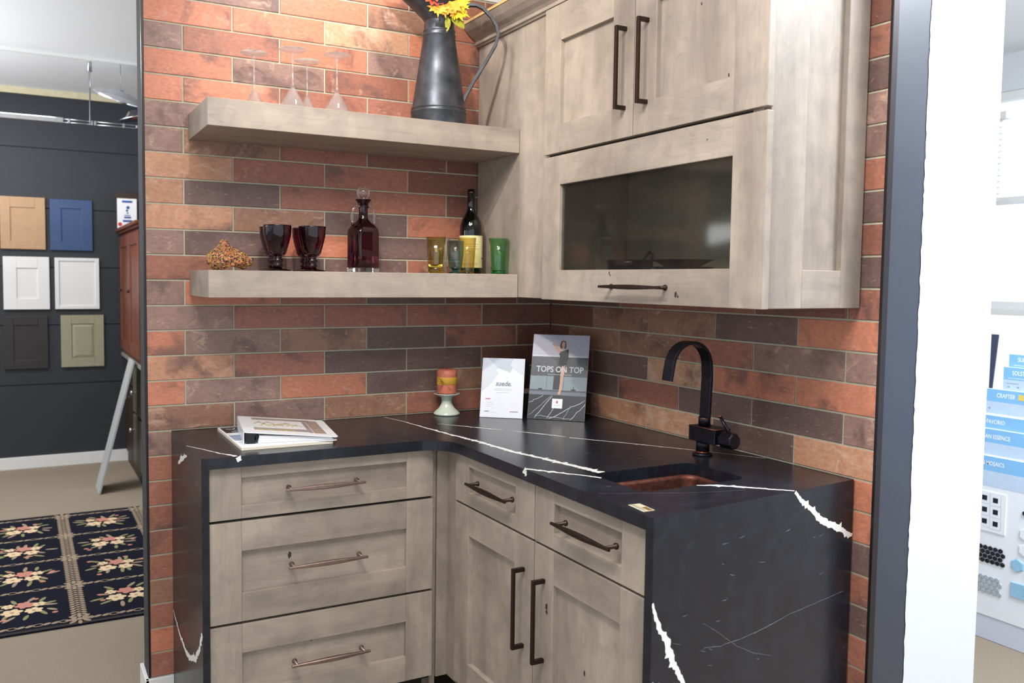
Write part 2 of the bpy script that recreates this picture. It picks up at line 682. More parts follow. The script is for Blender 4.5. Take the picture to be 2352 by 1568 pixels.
def text_mb(txt, size, xf, depth=0.0003, mi=0, mb=None, squash=1.0, shear=0.0, offset=0.0):
    """letters as a thin mesh laid in the local xy plane of xf"""
    cu = bpy.data.curves.new('lettering', 'FONT')
    cu.body = txt
    cu.size = size
    cu.extrude = depth / 2
    cu.shear = shear
    cu.offset = offset
    cu.align_x = 'LEFT'
    cu.resolution_u = 3
    to = bpy.data.objects.new('lettering_tmp', cu)
    COL.objects.link(to)
    bpy.context.view_layer.update()
    me = bpy.data.meshes.new_from_object(to)
    mb = mb or MB()
    mb.add([(v.co.x * squash, v.co.y, v.co.z + depth / 2) for v in me.vertices], [tuple(p.vertices) for p in me.polygons], mi, False, xf)
    bpy.data.objects.remove(to)
    bpy.data.curves.remove(cu)
    bpy.data.meshes.remove(me)
    return mb


def frame_xf(origin, ux, uy):
    ux = Vector(ux).normalized()
    uy = Vector(uy).normalized()
    uz = ux.cross(uy).normalized()
    M_ = Matrix((ux, uy, uz)).transposed().to_4x4()
    M_.translation = Vector(origin)
    return M_


rnd = random.Random(7)

# ------------------------------------------------------------------ room shell
CH = 2.71
struct('floor', MB().box((-6, -5.2, -0.05), (4.2, 4.3, 0)), CARPET)
struct('ceiling', MB().box((-6, -5.2, CH), (4.2, 4.3, CH + 0.06)), CEIL)

# far wall of the neighbouring room: dark boards with thin grooves
mb = MB()
gz = [0, 0.605, 1.035, 1.452, 1.87, 2.295]
for i in range(5):
    mb.box((-6, 4.10, gz[i] + (0.004 if i else 0)), (4.2, 4.16, gz[i + 1] - 0.004))
mb.box((-6, 4.112, 0), (4.2, 4.2, CH))
mb.box((-6, 4.10, 2.299), (4.2, 4.16, CH))
struct('wall_back', mb, NAVY)
struct('trim_3', MB().box((-6, 4.085, 2.665), (4.2, 4.10, CH)), pm('cream_crown_paint', (214, 204, 170), 0.5), 0.002)
struct('baseboard_back', MB().box((-6, 4.082, 0), (4.2, 4.10, 0.088)), TRIMW, 0.003)
mb = MB().box((-6.06, -5.2, 0), (-6, 4.3, 0.7)).box((-6.06, -5.2, 2.45), (-6, 4.3, CH))
for y0, y1 in ((-5.2, -4.8), (-2.9, -2.6), (-0.7, -0.3), (1.8, 2.1), (3.9, 4.3)):
    mb.box((-6.06, y0, 0.7), (-6, y1, 2.45))
struct('wall_left', mb, WHITEP)

# partition behind the left brick face and behind the right one
struct('wall_inner', MB().box((-1.475, 0.010, 0), (0.44, 0.115, 2.40)), CHARCOAL)
mb = MB()
# end face is painted slate blue near the brick, white beyond a rough brushed edge
jag = []
z = 0.0
while z < CH:
    jag.append((0.137 + rnd.uniform(-0.0022, 0.0022), z))
    z += rnd.uniform(0.008, 0.022)
jag.append((0.137, CH))
mb.box((0.010, -1.428, 0), (0.43, 0.009, CH), 0)
pl_ = [(0.430, 0.0)] + [(0.430, CH)] + jag[::-1]
vs = [(p[0], -1.4292, p[1]) for p in pl_]
tr_ = tessellate_polygon([[Vector((p[0], p[1], 0)) for p in pl_]])
mb.add(vs, [tuple(x) for x in tr_], 1)
mb.box((0.4300, -1.429, 0), (0.4312, 0.009, CH), 1)
mb.box((0.140, -1.4298, 1.7085), (0.4305, -1.4290, 1.7105), 2)
struct('wall_pier', mb, [SLATE, WHITEP, pm('seam_grey', (196, 200, 206), 0.6)])


# brick tile faces
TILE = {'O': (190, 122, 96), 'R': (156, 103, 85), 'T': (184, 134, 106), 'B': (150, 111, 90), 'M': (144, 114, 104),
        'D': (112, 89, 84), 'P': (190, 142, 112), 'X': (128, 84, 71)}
PALE = {'O': 0.22, 'R': 0.20, 'T': 0.29, 'B': 0.26, 'M': 0.24, 'D': 0.17, 'P': 0.35, 'X': 0.13}
TL, TP = 0.30157, 0.078


def tile_mesh(name, rows, fmap, umax, zmin, zmax, joint0):
    """rows: {k: codes}; fmap(u, z, out)->world; u measured from the corner"""
    V, F, MI, TI, OFF = [], [], [], [], []

    def quad(ps, mi, ti, off):
        o_ = len(V)
        V.extend(ps)
        F.append(tuple(range(o_, o_ + len(ps))))
        MI.append(mi)
        TI.append(ti)
        OFF.append(off)
    quad([fmap(0, zmin, 0), fmap(umax, zmin, 0), fmap(umax, zmax, 0), fmap(0, zmax, 0)], 1, (1, 1, 1, 0), (0, 0, 0, 0))
    g = 0.0026
    k0 = math.floor((zmin - 0.914) / TP)
    k1 = math.ceil((zmax - 0.914) / TP)
    for k in range(k0, k1):
        za, zb = 0.914 + k * TP + g, 0.914 + (k + 1) * TP - g
        za, zb = max(za, zmin + 0.001), min(zb, zmax - 0.001)
        if zb - za < 0.004:
            continue
        j0 = joint0 if k % 2 == 0 else joint0 + 0.5
        edges = [0.0]
        j = j0 % 1.0
        if j < 1e-6:
            j = 1.0
        while j * TL < umax - 0.002:
            if j > 0.02:
                edges.append(j)
            j += 1.0
        edges.append(umax / TL)
        codes = rows.get(k, '')
        for i in range(len(edges) - 1):
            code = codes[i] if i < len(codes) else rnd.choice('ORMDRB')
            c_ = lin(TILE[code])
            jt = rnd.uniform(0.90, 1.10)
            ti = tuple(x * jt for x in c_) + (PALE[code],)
            off = (rnd.random(), rnd.random(), rnd.random(), 1)
            ua, ub = edges[i] * TL + (g if i else 0.0), edges[i + 1] * TL - (g if i < len(edges) - 2 else 0.0)
            if ub - ua < 0.004:
                continue
            h, ch = 0.0032, 0.0014
            o4 = [fmap(ua, za, 0), fmap(ub, za, 0), fmap(ub, zb, 0), fmap(ua, zb, 0)]
            m4 = [fmap(ua, za, h - ch), fmap(ub, za, h - ch), fmap(ub, zb, h - ch), fmap(ua, zb, h - ch)]
            i4 = [fmap(ua + ch, za + ch, h), fmap(ub - ch, za + ch, h), fmap(ub - ch, zb - ch, h), fmap(ua + ch, zb - ch, h)]
            quad(i4, 0, ti, off)
            for a_ in range(4):
                b_ = (a_ + 1) % 4
                quad([m4[a_], m4[b_], i4[b_], i4[a_]], 0, ti, off)
                quad([o4[a_], o4[b_], m4[b_], m4[a_]], 0, ti, off)
    me = bpy.data.meshes.new(name)
    me.from_pydata(V, [], F)
    me.materials.append(BRICK)
    me.materials.append(GROUT)
    me.polygons.foreach_set('material_index', MI)
    a1 = me.color_attributes.new('tint', 'FLOAT_COLOR', 'CORNER')
    a2 = me.color_attributes.new('off', 'FLOAT_COLOR', 'CORNER')
    b1, b2 = [], []
    for p, ti, off in zip(me.polygons, TI, OFF):
        for _ in p.vertices:
            b1 += ti
            b2 += off
    a1.data.foreach_set('color', b1)
    a2.data.foreach_set('color', b2)
    me.update()
    o = bpy.data.objects.new(name, me)
    COL.objects.link(o)
    o['kind'] = 'structure'
    return o


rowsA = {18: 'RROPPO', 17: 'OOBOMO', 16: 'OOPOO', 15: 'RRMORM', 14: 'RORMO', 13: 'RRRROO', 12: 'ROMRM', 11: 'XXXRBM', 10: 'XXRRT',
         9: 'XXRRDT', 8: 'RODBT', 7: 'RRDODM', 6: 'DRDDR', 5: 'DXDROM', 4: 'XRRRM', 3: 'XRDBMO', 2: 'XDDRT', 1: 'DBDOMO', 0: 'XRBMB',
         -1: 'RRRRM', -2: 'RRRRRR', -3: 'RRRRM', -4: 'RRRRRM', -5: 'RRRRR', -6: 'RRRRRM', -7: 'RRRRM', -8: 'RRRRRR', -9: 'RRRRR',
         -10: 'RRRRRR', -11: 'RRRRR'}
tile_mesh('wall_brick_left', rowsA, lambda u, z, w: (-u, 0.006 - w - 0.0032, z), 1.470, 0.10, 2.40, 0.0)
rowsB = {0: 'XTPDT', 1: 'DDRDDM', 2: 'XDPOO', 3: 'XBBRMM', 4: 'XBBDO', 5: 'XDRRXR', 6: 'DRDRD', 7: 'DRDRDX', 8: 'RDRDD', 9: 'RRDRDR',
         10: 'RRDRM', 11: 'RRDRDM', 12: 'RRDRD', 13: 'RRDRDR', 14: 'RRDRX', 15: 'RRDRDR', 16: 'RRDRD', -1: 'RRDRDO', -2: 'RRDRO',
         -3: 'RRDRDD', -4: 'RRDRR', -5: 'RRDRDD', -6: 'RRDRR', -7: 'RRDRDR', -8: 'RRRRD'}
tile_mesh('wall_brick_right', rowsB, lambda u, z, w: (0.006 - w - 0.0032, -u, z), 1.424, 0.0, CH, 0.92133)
struct('trim_1', MB().box((-1.4765, -0.001, 0.135), (-1.4695, 0.0098, 2.40)), STRIPD, 0.001)
struct('trim_2', MB().box((-0.002, -1.4315, 0.0), (0.018, -1.4235, CH)), STRIPD, 0.001)
struct('trim_4', MB().box((-1.476, -0.002, 2.40), (0.009, 0.115, 2.412)), TRIMW)
mb = MB().box((-1.487, -0.013, 0), (-1.402, 0.0, 0.135))
mb.box((-1.488, -0.013, 0), (-1.476, 0.125, 0.135))
struct('baseboard_left', mb, TRIMW, 0.002)

# right-hand room: window wall
mb = MB()
mb.box((3.2, -5.2, 0), (3.3, 4.3, 0.30))
mb.box((3.2, -5.2, 2.50), (3.3, 4.3, CH))
for y0, y1 in ((-5.2, -4.9), (-3.0, -2.6), (-0.9, -0.7), (1.4, 1.8), (3.6, 4.3)):
    mb.box((3.2, y0, 0.30), (3.3, y1, 2.50))
struct('wall_right', mb, WHITEP)
wi = 0
for y0, y1 in ((-4.9, -3.0), (-2.6, -0.9), (-0.7, 1.4), (1.8, 3.6)):
    wi += 1
    mb = MB()
    for a_, b_ in ((y0, y0 + 0.05), (y1 - 0.05, y1), ((y0 + y1) / 2 - 0.025, (y0 + y1) / 2 + 0.025)):
        mb.box((3.21, a_, 0.30), (3.27, b_, 2.50))
    mb.box((3.21, y0, 0.30), (3.27, y1, 0.36))
    mb.box((3.21, y0, 1.24), (3.27, y1, 1.30))
    mb.box((3.21, y0, 2.45), (3.27, y1, 2.50))
    mb.box((3.21, y0, 1.86), (3.27, y1, 1.90))
    w_ = struct('window_%d' % wi, mb, TRIMW, 0.003)
    struct('window_sill', MB().box((3.12, y0 - 0.04, 1.225), (3.21, y1 + 0.04, 1.262)), TRIMW, 0.003, w_)
    gm = MB().box((3.238, y0 + 0.05, 0.36), (3.242, y1 - 0.05, 2.45))
    struct('window_pane', gm, WINGLASS, 0, w_)

# ------------------------------------------------------------------ joinery helpers
class Face:
    """front plane of a run of cabinets: 'x' fronts run along x and face -y, 'y' fronts run along y and face -x"""
    def __init__(self, kind, plane):
        self.k, self.p = kind, plane

    def pt(self, u, w, z):
        return (u, self.p - w, z) if self.k == 'x' else (self.p - w, u, z)

    def box(self, mb, u0, u1, z0, z1, w0, w1, mi=0):
        return mb.box(self.pt(u0, w0, z0), self.pt(u1, w1, z1), mi)


KNOT = pm('dark_wood_knot', (48, 38, 32), 0.6, noise=0.3, nscale=300)


def knot(mb, F, u, z, s, w, mi, seed):
    r_ = random.Random(seed)
    pts = []
    for i in range(11):
        a = 2 * math.pi * i / 11
        rr = s * r_.uniform(0.5, 1.2)
        pts.append(F.pt(u + rr * 0.8 * math.cos(a), w + 0.0004, z + rr * 1.2 * math.sin(a)))
    if F.k == 'y':
        pts = pts[::-1]
    mb.add(pts, [tuple(range(11))], mi)


def shaker(name, parent, F, u0, u1, z0, z1, pu0, pu1, pz0, pz1, pname, horizontal=False, knots=(), glassy=False, t=0.020, pknots=()):
    """u0<u1; panel opening pu0..pu1, pz0..pz1; front surface sits w=0 (outermost)"""
    WH = WX if F.k == 'x' else WY
    mb = MB()
    F.box(mb, u0, pu0, z0, z1, 0, -t, 0)
    F.box(mb, pu1, u1, z0, z1, 0, -t, 0)
    F.box(mb, pu0, pu1, z0, pz0, 0, -t, 1)
    F.box(mb, pu0, pu1, pz1, z1, 0, -t, 1)
    for i, (ku, kz, s) in enumerate(knots):
        knot(mb, F, ku, kz, s, 0.0, 2, i + 3)
    d = part(name, mb, [WZ, WH, KNOT], parent, 0.0013)
    if not glassy:
        pb = MB()
        F.box(pb, pu0 - 0.004, pu1 + 0.004, pz0 - 0.004, pz1 + 0.004, -0.0145, -t - 0.001, 0)
        for i, (ku, kz, s) in enumerate(pknots):
            knot(pb, F, ku, kz, s, -0.0145, 1, i + 13)
        part(pname, pb, [WH if horizontal else WZ, KNOT], d)
    return d


def bow_pull(parent, F, u, z, ln=0.235, out=0.033, mat_=None, tilt=0.0, cc=None):
    """horizontal pull: tapered flat bar with a swelling middle on two round posts"""
    mb = MB()
    n = 14
    pts, rr = [], []
    for i in range(n + 1):
        s = i / n
        uu = u - ln / 2 + ln * s
        pts.append(F.pt(uu, out + 0.0015 * math.sin(math.pi * s), z + tilt * (s - 0.5)))
        rr.append(0.0034 + 0.0030 * math.sin(math.pi * s) ** 1.5)
    mb.tube(pts, rr, sec=[(1.0, 0.62), (0.62, 1.0), (-0.62, 1.0), (-1.0, 0.62), (-1.0, -0.62), (-0.62, -1.0), (0.62, -1.0), (1.0, -0.62)])
    for s in (-1, 1):
        uu = u + s * (ln / 2 - 0.016)
        zz = z + tilt * 0.43 * s
        mb.tube([F.pt(uu, 0.0, zz), F.pt(uu, 0.004, zz), F.pt(uu, 0.006, zz), F.pt(uu, out, zz)], [0.0075, 0.0075, 0.0048, 0.0042], 12)
    return part('handle', mb, mat_ or BRONZE, parent, label='bronze bow pull')


def bar_pull(parent, F, u, z0, z1, out=0.035, mat_=None, s=0.0052, foot=1):
    """vertical squared pull: rectangular bar with returned ends"""
    mb = MB()
    F.box(mb, u - s, u + s, z0, z1, out - 0.007, out + 0.001)
    for a, b_ in ((z0, z0 + 0.011), (z1 - 0.011, z1)):
        F.box(mb, u - s, u + s, a, b_, 0.0, out - 0.007)
    return part('handle', mb, mat_ or DBRONZE, parent, 0.001, label='dark bronze squared bar pull')


# ------------------------------------------------------------------ base cabinet with three drawers (left run)
FA = Face('x', -0.458)
bc = thing('base_cabinet', (-1.04, -0.22, 0), 'greige stained base cabinet with a stack of three wide drawers', 'cabinet', 'base cabinets under the black countertop')
mb = MB()
for x0, x1 in ((-1.376, -1.358), (-0.712, -0.694)):
    mb.box((x0, -0.436, 0.0), (x1, -0.02, 0.880), 0)
mb.box((-1.358, -0.03, 0.10), (-0.712, -0.02, 0.88), 0)
mb.box((-1.358, -0.430, 0.160), (-0.712, -0.03, 0.178), 1)
mb.box((-1.358, -0.380, 0.0), (-0.712, -0.37, 0.160), 1)
mb.box((-1.358, -0.4335, 0.86), (-0.714, -0.36, 0.88), 1)
mb.box((-1.3755, -0.4365, 0.165), (-0.714, -0.434, 0.883), 1)
part('carcass', mb, [WZ, GAP], bc)
PB = [(0.7378, 0.8835, 0.773, 0.850), (0.4515, 0.7300, 0.5315, 0.6475), (0.1790, 0.4440, 0.2540, 0.3625)]
for i, (z0, z1, p0, p1) in enumerate(PB):
    d = shaker('drawer', bc, FA, -1.3745, -0.7125, z0, z1, -1.289, -0.800, p0, p1, 'drawer_panel', True,
               pknots=((-1.153, 0.613, 0.009),) if i == 1 else ((-1.09, 0.357, 0.004),) if i == 2 else ())
    bow_pull(d, FA, -1.059 + 0.008 * i, (0.811, 0.592, 0.3115)[i], 0.232, mat_=BRONZE)

# ------------------------------------------------------------------ sink base cabinet (right run)
FB = Face('y', -0.665)
sc_ = thing('base_cabinet', (-0.33, -0.95, 0), 'greige stained corner sink base cabinet with two doors below two small drawers', 'cabinet', 'base cabinets under the black countertop')
mb = MB()
mb.prism([(-0.645, -1.4005), (-0.02, -1.346), (-0.02, -1.330), (-0.645, -1.382)], 0.0, 0.880, 0)
mb.box((-0.645, -0.512, 0.160), (-0.02, -0.494, 0.880), 0)
mb.box((-0.640, -1.328, 0.160), (-0.02, -0.512, 0.178), 0)
mb.box((-0.03, -1.328, 0.178), (-0.02, -0.512, 0.880), 0)
mb.box((-0.575, -1.380, 0.0), (-0.565, -0.44, 0.160), 1)
# face frame behind the fronts, coloured black as the shade in the gaps
mb.box((-0.6435, -1.397, 0.165), (-0.640, -0.511, 0.26), 1)
mb.box((-0.6435, -1.397, 0.70), (-0.640, -0.511, 0.884), 1)
mb.box((-0.6435, -0.985, 0.26), (-0.640, -0.93, 0.70), 1)
mb.box((-0.6435, -1.397, 0.26), (-0.640, -1.33, 0.70), 1)
mb.box((-0.6435, -0.56, 0.26), (-0.640, -0.511, 0.70), 1)
part('carcass', mb, [WZ, GAP], sc_)
mb = MB()
mb.box((-0.6935, -0.446, 0.165), (-0.640, -0.436, 0.884))
mb.box((-0.6565, -0.5105, 0.165), (-0.640, -0.447, 0.884))
part('corner_filler', mb, WZ, sc_, 0.001)
d = shaker('drawer', sc_, FB, -0.9555, -0.5120, 0.7350, 0.8820, -0.8620, -0.5960, 0.7745, 0.8490, 'drawer_panel', True)
bow_pull(d, FB, -0.752, 0.813, 0.225, mat_=DBRONZE)
d = shaker('drawer', sc_, FB, -1.3900, -0.9595, 0.7350, 0.8820, -1.3110, -1.0460, 0.7755, 0.8485, 'drawer_panel', True)
bow_pull(d, FB, -1.197, 0.815, 0.228, mat_=DBRONZE)
d = shaker('door', sc_, FB, -0.9555, -0.5120, 0.1790, 0.7290, -0.8590, -0.6000, 0.2630, 0.6460, 'door_panel')
bar_pull(d, FB, -0.9100, 0.436, 0.650)
d = shaker('door', sc_, FB, -1.3900, -0.9595, 0.1790, 0.7290, -1.3100, -1.0470, 0.2630, 0.6460, 'door_panel',
           knots=((-1.020, 0.583, 0.008), (-1.020, 0.571, 0.006)), pknots=((-1.165, 0.470, 0.006),))
bar_pull(d, FB, -1.0070, 0.436, 0.650)

# ------------------------------------------------------------------ quartz countertop with waterfall ends


def arc(cx, cy, r, a0, a1, n=8):
    return [(cx + r * math.cos(R(a0 + (a1 - a0) * i / n)), cy + r * math.sin(R(a0 + (a1 - a0) * i / n))) for i in range(n + 1)]


def rrect(x0, x1, y0, y1, r, n=6):
    return (arc(x1 - r, y1 - r, r, 0, 90, n) + arc(x0 + r, y1 - r, r, 90, 180, n) + arc(x0 + r, y0 + r, r, 180, 270, n) + arc(x1 - r, y0 + r, r, 270, 360, n))


def vein(mb, P, place, w, mi, seed, hairs=0.25, lift=0.0003, step=0.006):
    """ragged strip along polyline P (2-D), half width w (list, per point)"""
    r_ = random.Random(seed)
    pts = []
    for i in range(len(P) - 1):
        a, b_ = Vector(P[i]), Vector(P[i + 1])
        n = max(1, int((b_ - a).length / step))
        for k in range(n):
            s = k / n
            pts.append((a.lerp(b_, s), w[i] + (w[i + 1] - w[i]) * s))
    pts.append((Vector(P[-1]), w[-1]))
    L_, Rr = [], []
    wob = 0
    for i, (p, ww) in enumerate(pts):
        d = (pts[min(i + 1, len(pts) - 1)][0] - pts[max(0, i - 1)][0]).normalized()
        nrm = Vector((-d.y, d.x))
        wob = wob * 0.7 + r_.uniform(-1, 1) * ww * 0.28
        a = ww * r_.uniform(0.65, 1.1) * (1.9 if r_.random() < hairs * 0.35 else 1)
        b2 = ww * r_.uniform(0.65, 1.1) * (1.9 if r_.random() < hairs * 0.35 else 1)
        L_.append(place(*(p + nrm * (a + wob)), lift))
        Rr.append(place(*(p - nrm * (b2 - wob)), lift))
    n = len(pts)
    mb.add(L_ + Rr, [(i, i + 1, n + i + 1, n + i) for i in range(n - 1)], mi)


ct = thing('countertop', (-0.7, -0.5, 0), 'black quartz L-shaped countertop with white veins and waterfall ends', 'countertop')
ri = 0.092
outer = [(-0.0035, -0.0035), (-1.402, -0.0035), (-1.396, -0.470), (-1.38, -0.476), (-0.682 - ri, -0.478)]
outer += arc(-0.682 - ri, -0.478 - ri, ri, 90, 0, 10)[1:]
outer += [(-0.682, -1.435), (-0.005, -1.376)]
hole = rrect(-0.562, -0.238, -1.255, -1.050, 0.032)
mb = MB().prism(outer, 0.884, 0.914, 0, (hole,))


def ptop(x, y, l):
    return (x, y, 0.914 + l)


vein(mb, [(-0.700, -0.030), (-0.672, -0.16), (-0.656, -0.310), (-0.636, -0.43), (-0.616, -0.570), (-0.598, -0.738), (-0.575, -0.83), (-0.551, -0.928), (-0.524, -1.050)], ptop,
     [0.0012, 0.0026, 0.0050, 0.0062, 0.0080, 0.0095, 0.0092, 0.0102, 0.0125], 1, 1)
vein(mb, [(-0.590, -0.230), (-0.53, -0.31), (-0.473, -0.391), (-0.445, -0.425)], ptop, [0.0010, 0.0038, 0.0046, 0.0010], 1, 2)
vein(mb, [(-0.435, -0.44), (-0.39, -0.51), (-0.340, -0.593), (-0.333, -0.61)], ptop, [0.0010, 0.0050, 0.0044, 0.0010], 1, 3)
vein(mb, [(-0.330, -0.62), (-0.23, -0.755), (-0.123, -0.916), (-0.06, -1.02), (-0.012, -1.10)], ptop, [0.0045, 0.0034, 0.0034, 0.0020, 0.0018], 1, 4, 0.1)
vein(mb, [(-0.681, -0.934), (-0.655, -0.97), (-0.629, -1.003), (-0.59, -1.055), (-0.563, -1.098)], ptop, [0.0085, 0.0075, 0.0055, 0.0045, 0.0050], 1, 5)
vein(mb, [(-0.404, -1.2565), (-0.36, -1.28), (-0.321, -1.312), (-0.27, -1.36), (-0.234, -1.395)], ptop, [0.0020, 0.0080, 0.0068, 0.0045, 0.0045], 1, 6)
vein(mb, [(-1.4015, -0.272), (-1.37, -0.34), (-1.335, -0.42), (-1.306, -0.4755)], ptop, [0.0016, 0.0022, 0.0026, 0.0065], 1, 7)
vein(mb, [(-0.92, -0.25), (-0.87, -0.33), (-0.84, -0.40), (-0.80, -0.47)], ptop, [0.0004, 0.0006, 0.0005, 0.0006], 2, 8)
vein(mb, [(-0.66, -1.22), (-0.55, -1.27), (-0.45, -1.31), (-0.33, -1.34)], ptop, [0.0004, 0.0008, 0.0006, 0.0009], 2, 9)
for i, (x, y) in enumerate(((-1.37, -0.44), (-1.345, -0.43), (-0.34, -0.95), (-0.315, -0.97), (-0.61, -1.17), (-0.5, -0.72), (-0.43, -0.83))):
    vein(mb, [(x, y), (x + 0.008, y - 0.007), (x + 0.017, y - 0.006)], ptop, [0.0004, 0.0011, 0.0004], 2, 20 + i, 0.5, 0.0003, 0.003)


def pfront(u, z, l):
    return (-0.682 - l, u, z)


vein(mb, [(-0.932, 0.9135), (-0.945, 0.901)], pfront, [0.013, 0.003], 1, 10, 0.2, 0.0003, 0.003)
vein(mb, [(-1.302, 0.9135), (-1.296, 0.902)], lambda x, z, l: (x, -0.4788 - l, z), [0.009, 0.006], 1, 11, 0.2, 0.0004, 0.004)
part('slab', mb, [QUARTZ, VEIN, FAINT], ct, 0.0018, seg=2)
# left leg of the waterfall
mb = MB().prism([(-1.402, -0.0035), (-1.396, -0.470), (-1.378, -0.476), (-1.378, -0.0035)], 0.0, 0.8838, 0)
pw = lambda u, z, l: (-1.4022 + 0.006 * (-u / 0.47) - l - 0.0003, u, z)
vein(mb, [(-0.268, 0.8837), (-0.215, 0.872), (-0.17, 0.858), (-0.124, 0.835)], pw, [0.003, 0.007, 0.010, 0.004], 1, 12)
vein(mb, [(-0.01, 0.345), (-0.12, 0.310), (-0.20, 0.297), (-0.29, 0.302), (-0.37, 0.335), (-0.43, 0.385), (-0.465, 0.44)], pw, [0.004, 0.006, 0.008, 0.010, 0.010, 0.009, 0.009], 1, 13)
part('waterfall_panel', mb, [QUARTZ, VEIN, FAINT], ct, 0.0012)
# right leg
q0, q1 = Vector((-0.682, -1.435)), Vector((-0.005, -1.376))
mb = MB().prism([(-0.682, -1.435), (-0.005, -1.376), (-0.005, -1.352), (-0.682, -1.410)], 0.0, 0.8838, 0)


def pr(x, z, l):
    s = (x - q0.x) / (q1.x - q0.x)
    return (x, q0.y + (q1.y - q0.y) * s - l, z)


vein(mb, [(-0.232, 0.9125), (-0.205, 0.886), (-0.158, 0.855), (-0.123, 0.829), (-0.08, 0.811), (-0.031, 0.786), (-0.006, 0.775)], pr, [0.004, 0.006, 0.007, 0.009, 0.010, 0.006, 0.005], 1, 14, 0.3)
vein(mb, [(-0.680, 0.738), (-0.662, 0.685), (-0.645, 0.658), (-0.632, 0.632), (-0.618, 0.605), (-0.597, 0.567), (-0.572, 0.518), (-0.54, 0.44), (-0.52, 0.38)], pr,
     [0.003, 0.0068, 0.006, 0.010, 0.008, 0.007, 0.0065, 0.0065, 0.005], 1, 15, 0.35)
vein(mb, [(-0.54, 0.603), (-0.52, 0.609), (-0.47, 0.601), (-0.457, 0.603), (-0.407, 0.603), (-0.319, 0.611), (-0.242, 0.624), (-0.161, 0.630), (-0.03, 0.640)], pr,
     [0.0003, 0.0009, 0.0007, 0.0007, 0.0008, 0.0012, 0.0007, 0.0007, 0.0006], 2, 16, 0.5)
vein(mb, [(-0.53, 0.665), (-0.49, 0.64), (-0.42, 0.59), (-0.36, 0.56), (-0.30, 0.54)], pr, [0.0003, 0.0005, 0.0005, 0.0008, 0.0004], 2, 17, 0.5)
rr_ = random.Random(4)
for i in range(26):
    x, z = rr_.uniform(-0.64, -0.1), rr_.uniform(0.42, 0.87)
    a = rr_.uniform(-0.6, 0.2)
    l_ = rr_.uniform(0.004, 0.012)
    vein(mb, [(x, z), (x + l_ * math.cos(a), z + l_ * math.sin(a)), (x + 2 * l_ * math.cos(a), z + 2 * l_ * math.sin(a) + 0.002)], pr, [0.0003, rr_.uniform(0.0006, 0.0013), 0.0003], 2, 40 + i, 0.5, 0.0003, 0.003)
vein(mb, [(-0.676, 0.570), (-0.668, 0.561), (-0.655, 0.565)], pr, [0.003, 0.006, 0.001], 1, 18, 0.5, 0.0003, 0.004)
part('waterfall_panel', mb, [QUARTZ, VEIN, FAINT], ct, 0.0012)

# ------------------------------------------------------------------ copper bar sink
mb = MB()
loops = [(-0.012, 0.8835, 0.036), (0.002, 0.8835, 0.034), (0.004, 0.872, 0.034), (0.012, 0.77, 0.034), (0.030, 0.742, 0.03), (0.060, 0.736, 0.03)]
vs, fs = [], []
for ins, z, r in loops + [(0.062, 0.728, 0.03), (0.026, 0.734, 0.03), (0.008, 0.765, 0.034), (-0.002, 0.876, 0.034), (-0.012, 0.876, 0.036)]:
    vs += [(p[0], p[1], z) for p in rrect(-0.562 + ins, -0.238 - ins, -1.255 + ins, -1.050 - ins, r)]
n = len(rrect(0, 1, 0, 1, 0.1))
K = len(vs) // n
for k in range(K):
    k2 = (k + 1) % K
    if k == 5:
        continue
    for i in range(n):
        j = (i + 1) % n
        fs.append((k * n + i, k * n + j, k2 * n + j, k2 * n + i))
fs.append(tuple(range(5 * n, 6 * n)))
fs.append(tuple(range(6 * n, 7 * n))[::-1])
mb.add(vs, fs, 0, True)
sk = thing('bar_sink', (-0.40, -1.15, 0.728), 'small rectangular hammered copper undermount sink set in the black countertop', 'sink')
part('basin', mb, COPPER, sk)
part('drain', MB().lathe([(0.0001, 0), (0.026, 0), (0.028, 0.002), (0.024, 0.003), (0.018, 0.0015), (0.0001, 0.001)], (-0.40, -1.15, 0.7362), 24), ORB, sk)

# ------------------------------------------------------------------ faucet
fx, fy = -0.139, -0.992
fa = thing('faucet', (fx, fy, 0.914), 'oil rubbed bronze faucet with a flat arched ribbon spout standing behind the copper sink', 'faucet')
part('base_flange', MB().lathe([(0.0275, 0), (0.0275, 0.005), (0.024, 0.007), (0.019, 0.0085)], (fx, fy, 0.9143), 32), ORB, fa)
part('stem', MB().lathe([(0.0185, 0.0), (0.0185, 0.040)], (fx, fy, 0.9225), 32).lathe([(0.019, 0), (0.0195, 0.0015), (0.019, 0.003)], (fx, fy, 0.9225), 32, 1), [ORB, ORBEDGE], fa)
mb = MB().box((-0.168, -1.066, 0.956), (-0.110, -0.966, 0.9975))
part('valve_body', mb, ORB, fa, 0.0018)
mb = MB()
for a, b_ in (((-0.168, -1.066), (-0.168, -0.966)), ((-0.168, -1.066), (-0.110, -1.066))):
    mb.tube([(a[0] - 0.0002, a[1], 0.9972), (b_[0] - 0.0002, b_[1], 0.9972)], 0.0009, 6)
part('worn_edge', mb, ORBEDGE, fa, label='copper coloured worn edge')
part('riser', MB().lathe([(0.0165, 0), (0.0165, 0.022), (0.0150, 0.024)], (fx, fy - 0.004, 0.9975), 28).lathe([(0.0168, 0), (0.0168, 0.0014)], (fx, fy - 0.004, 1.0175), 28, 1), [ORB, ORBEDGE], fa)
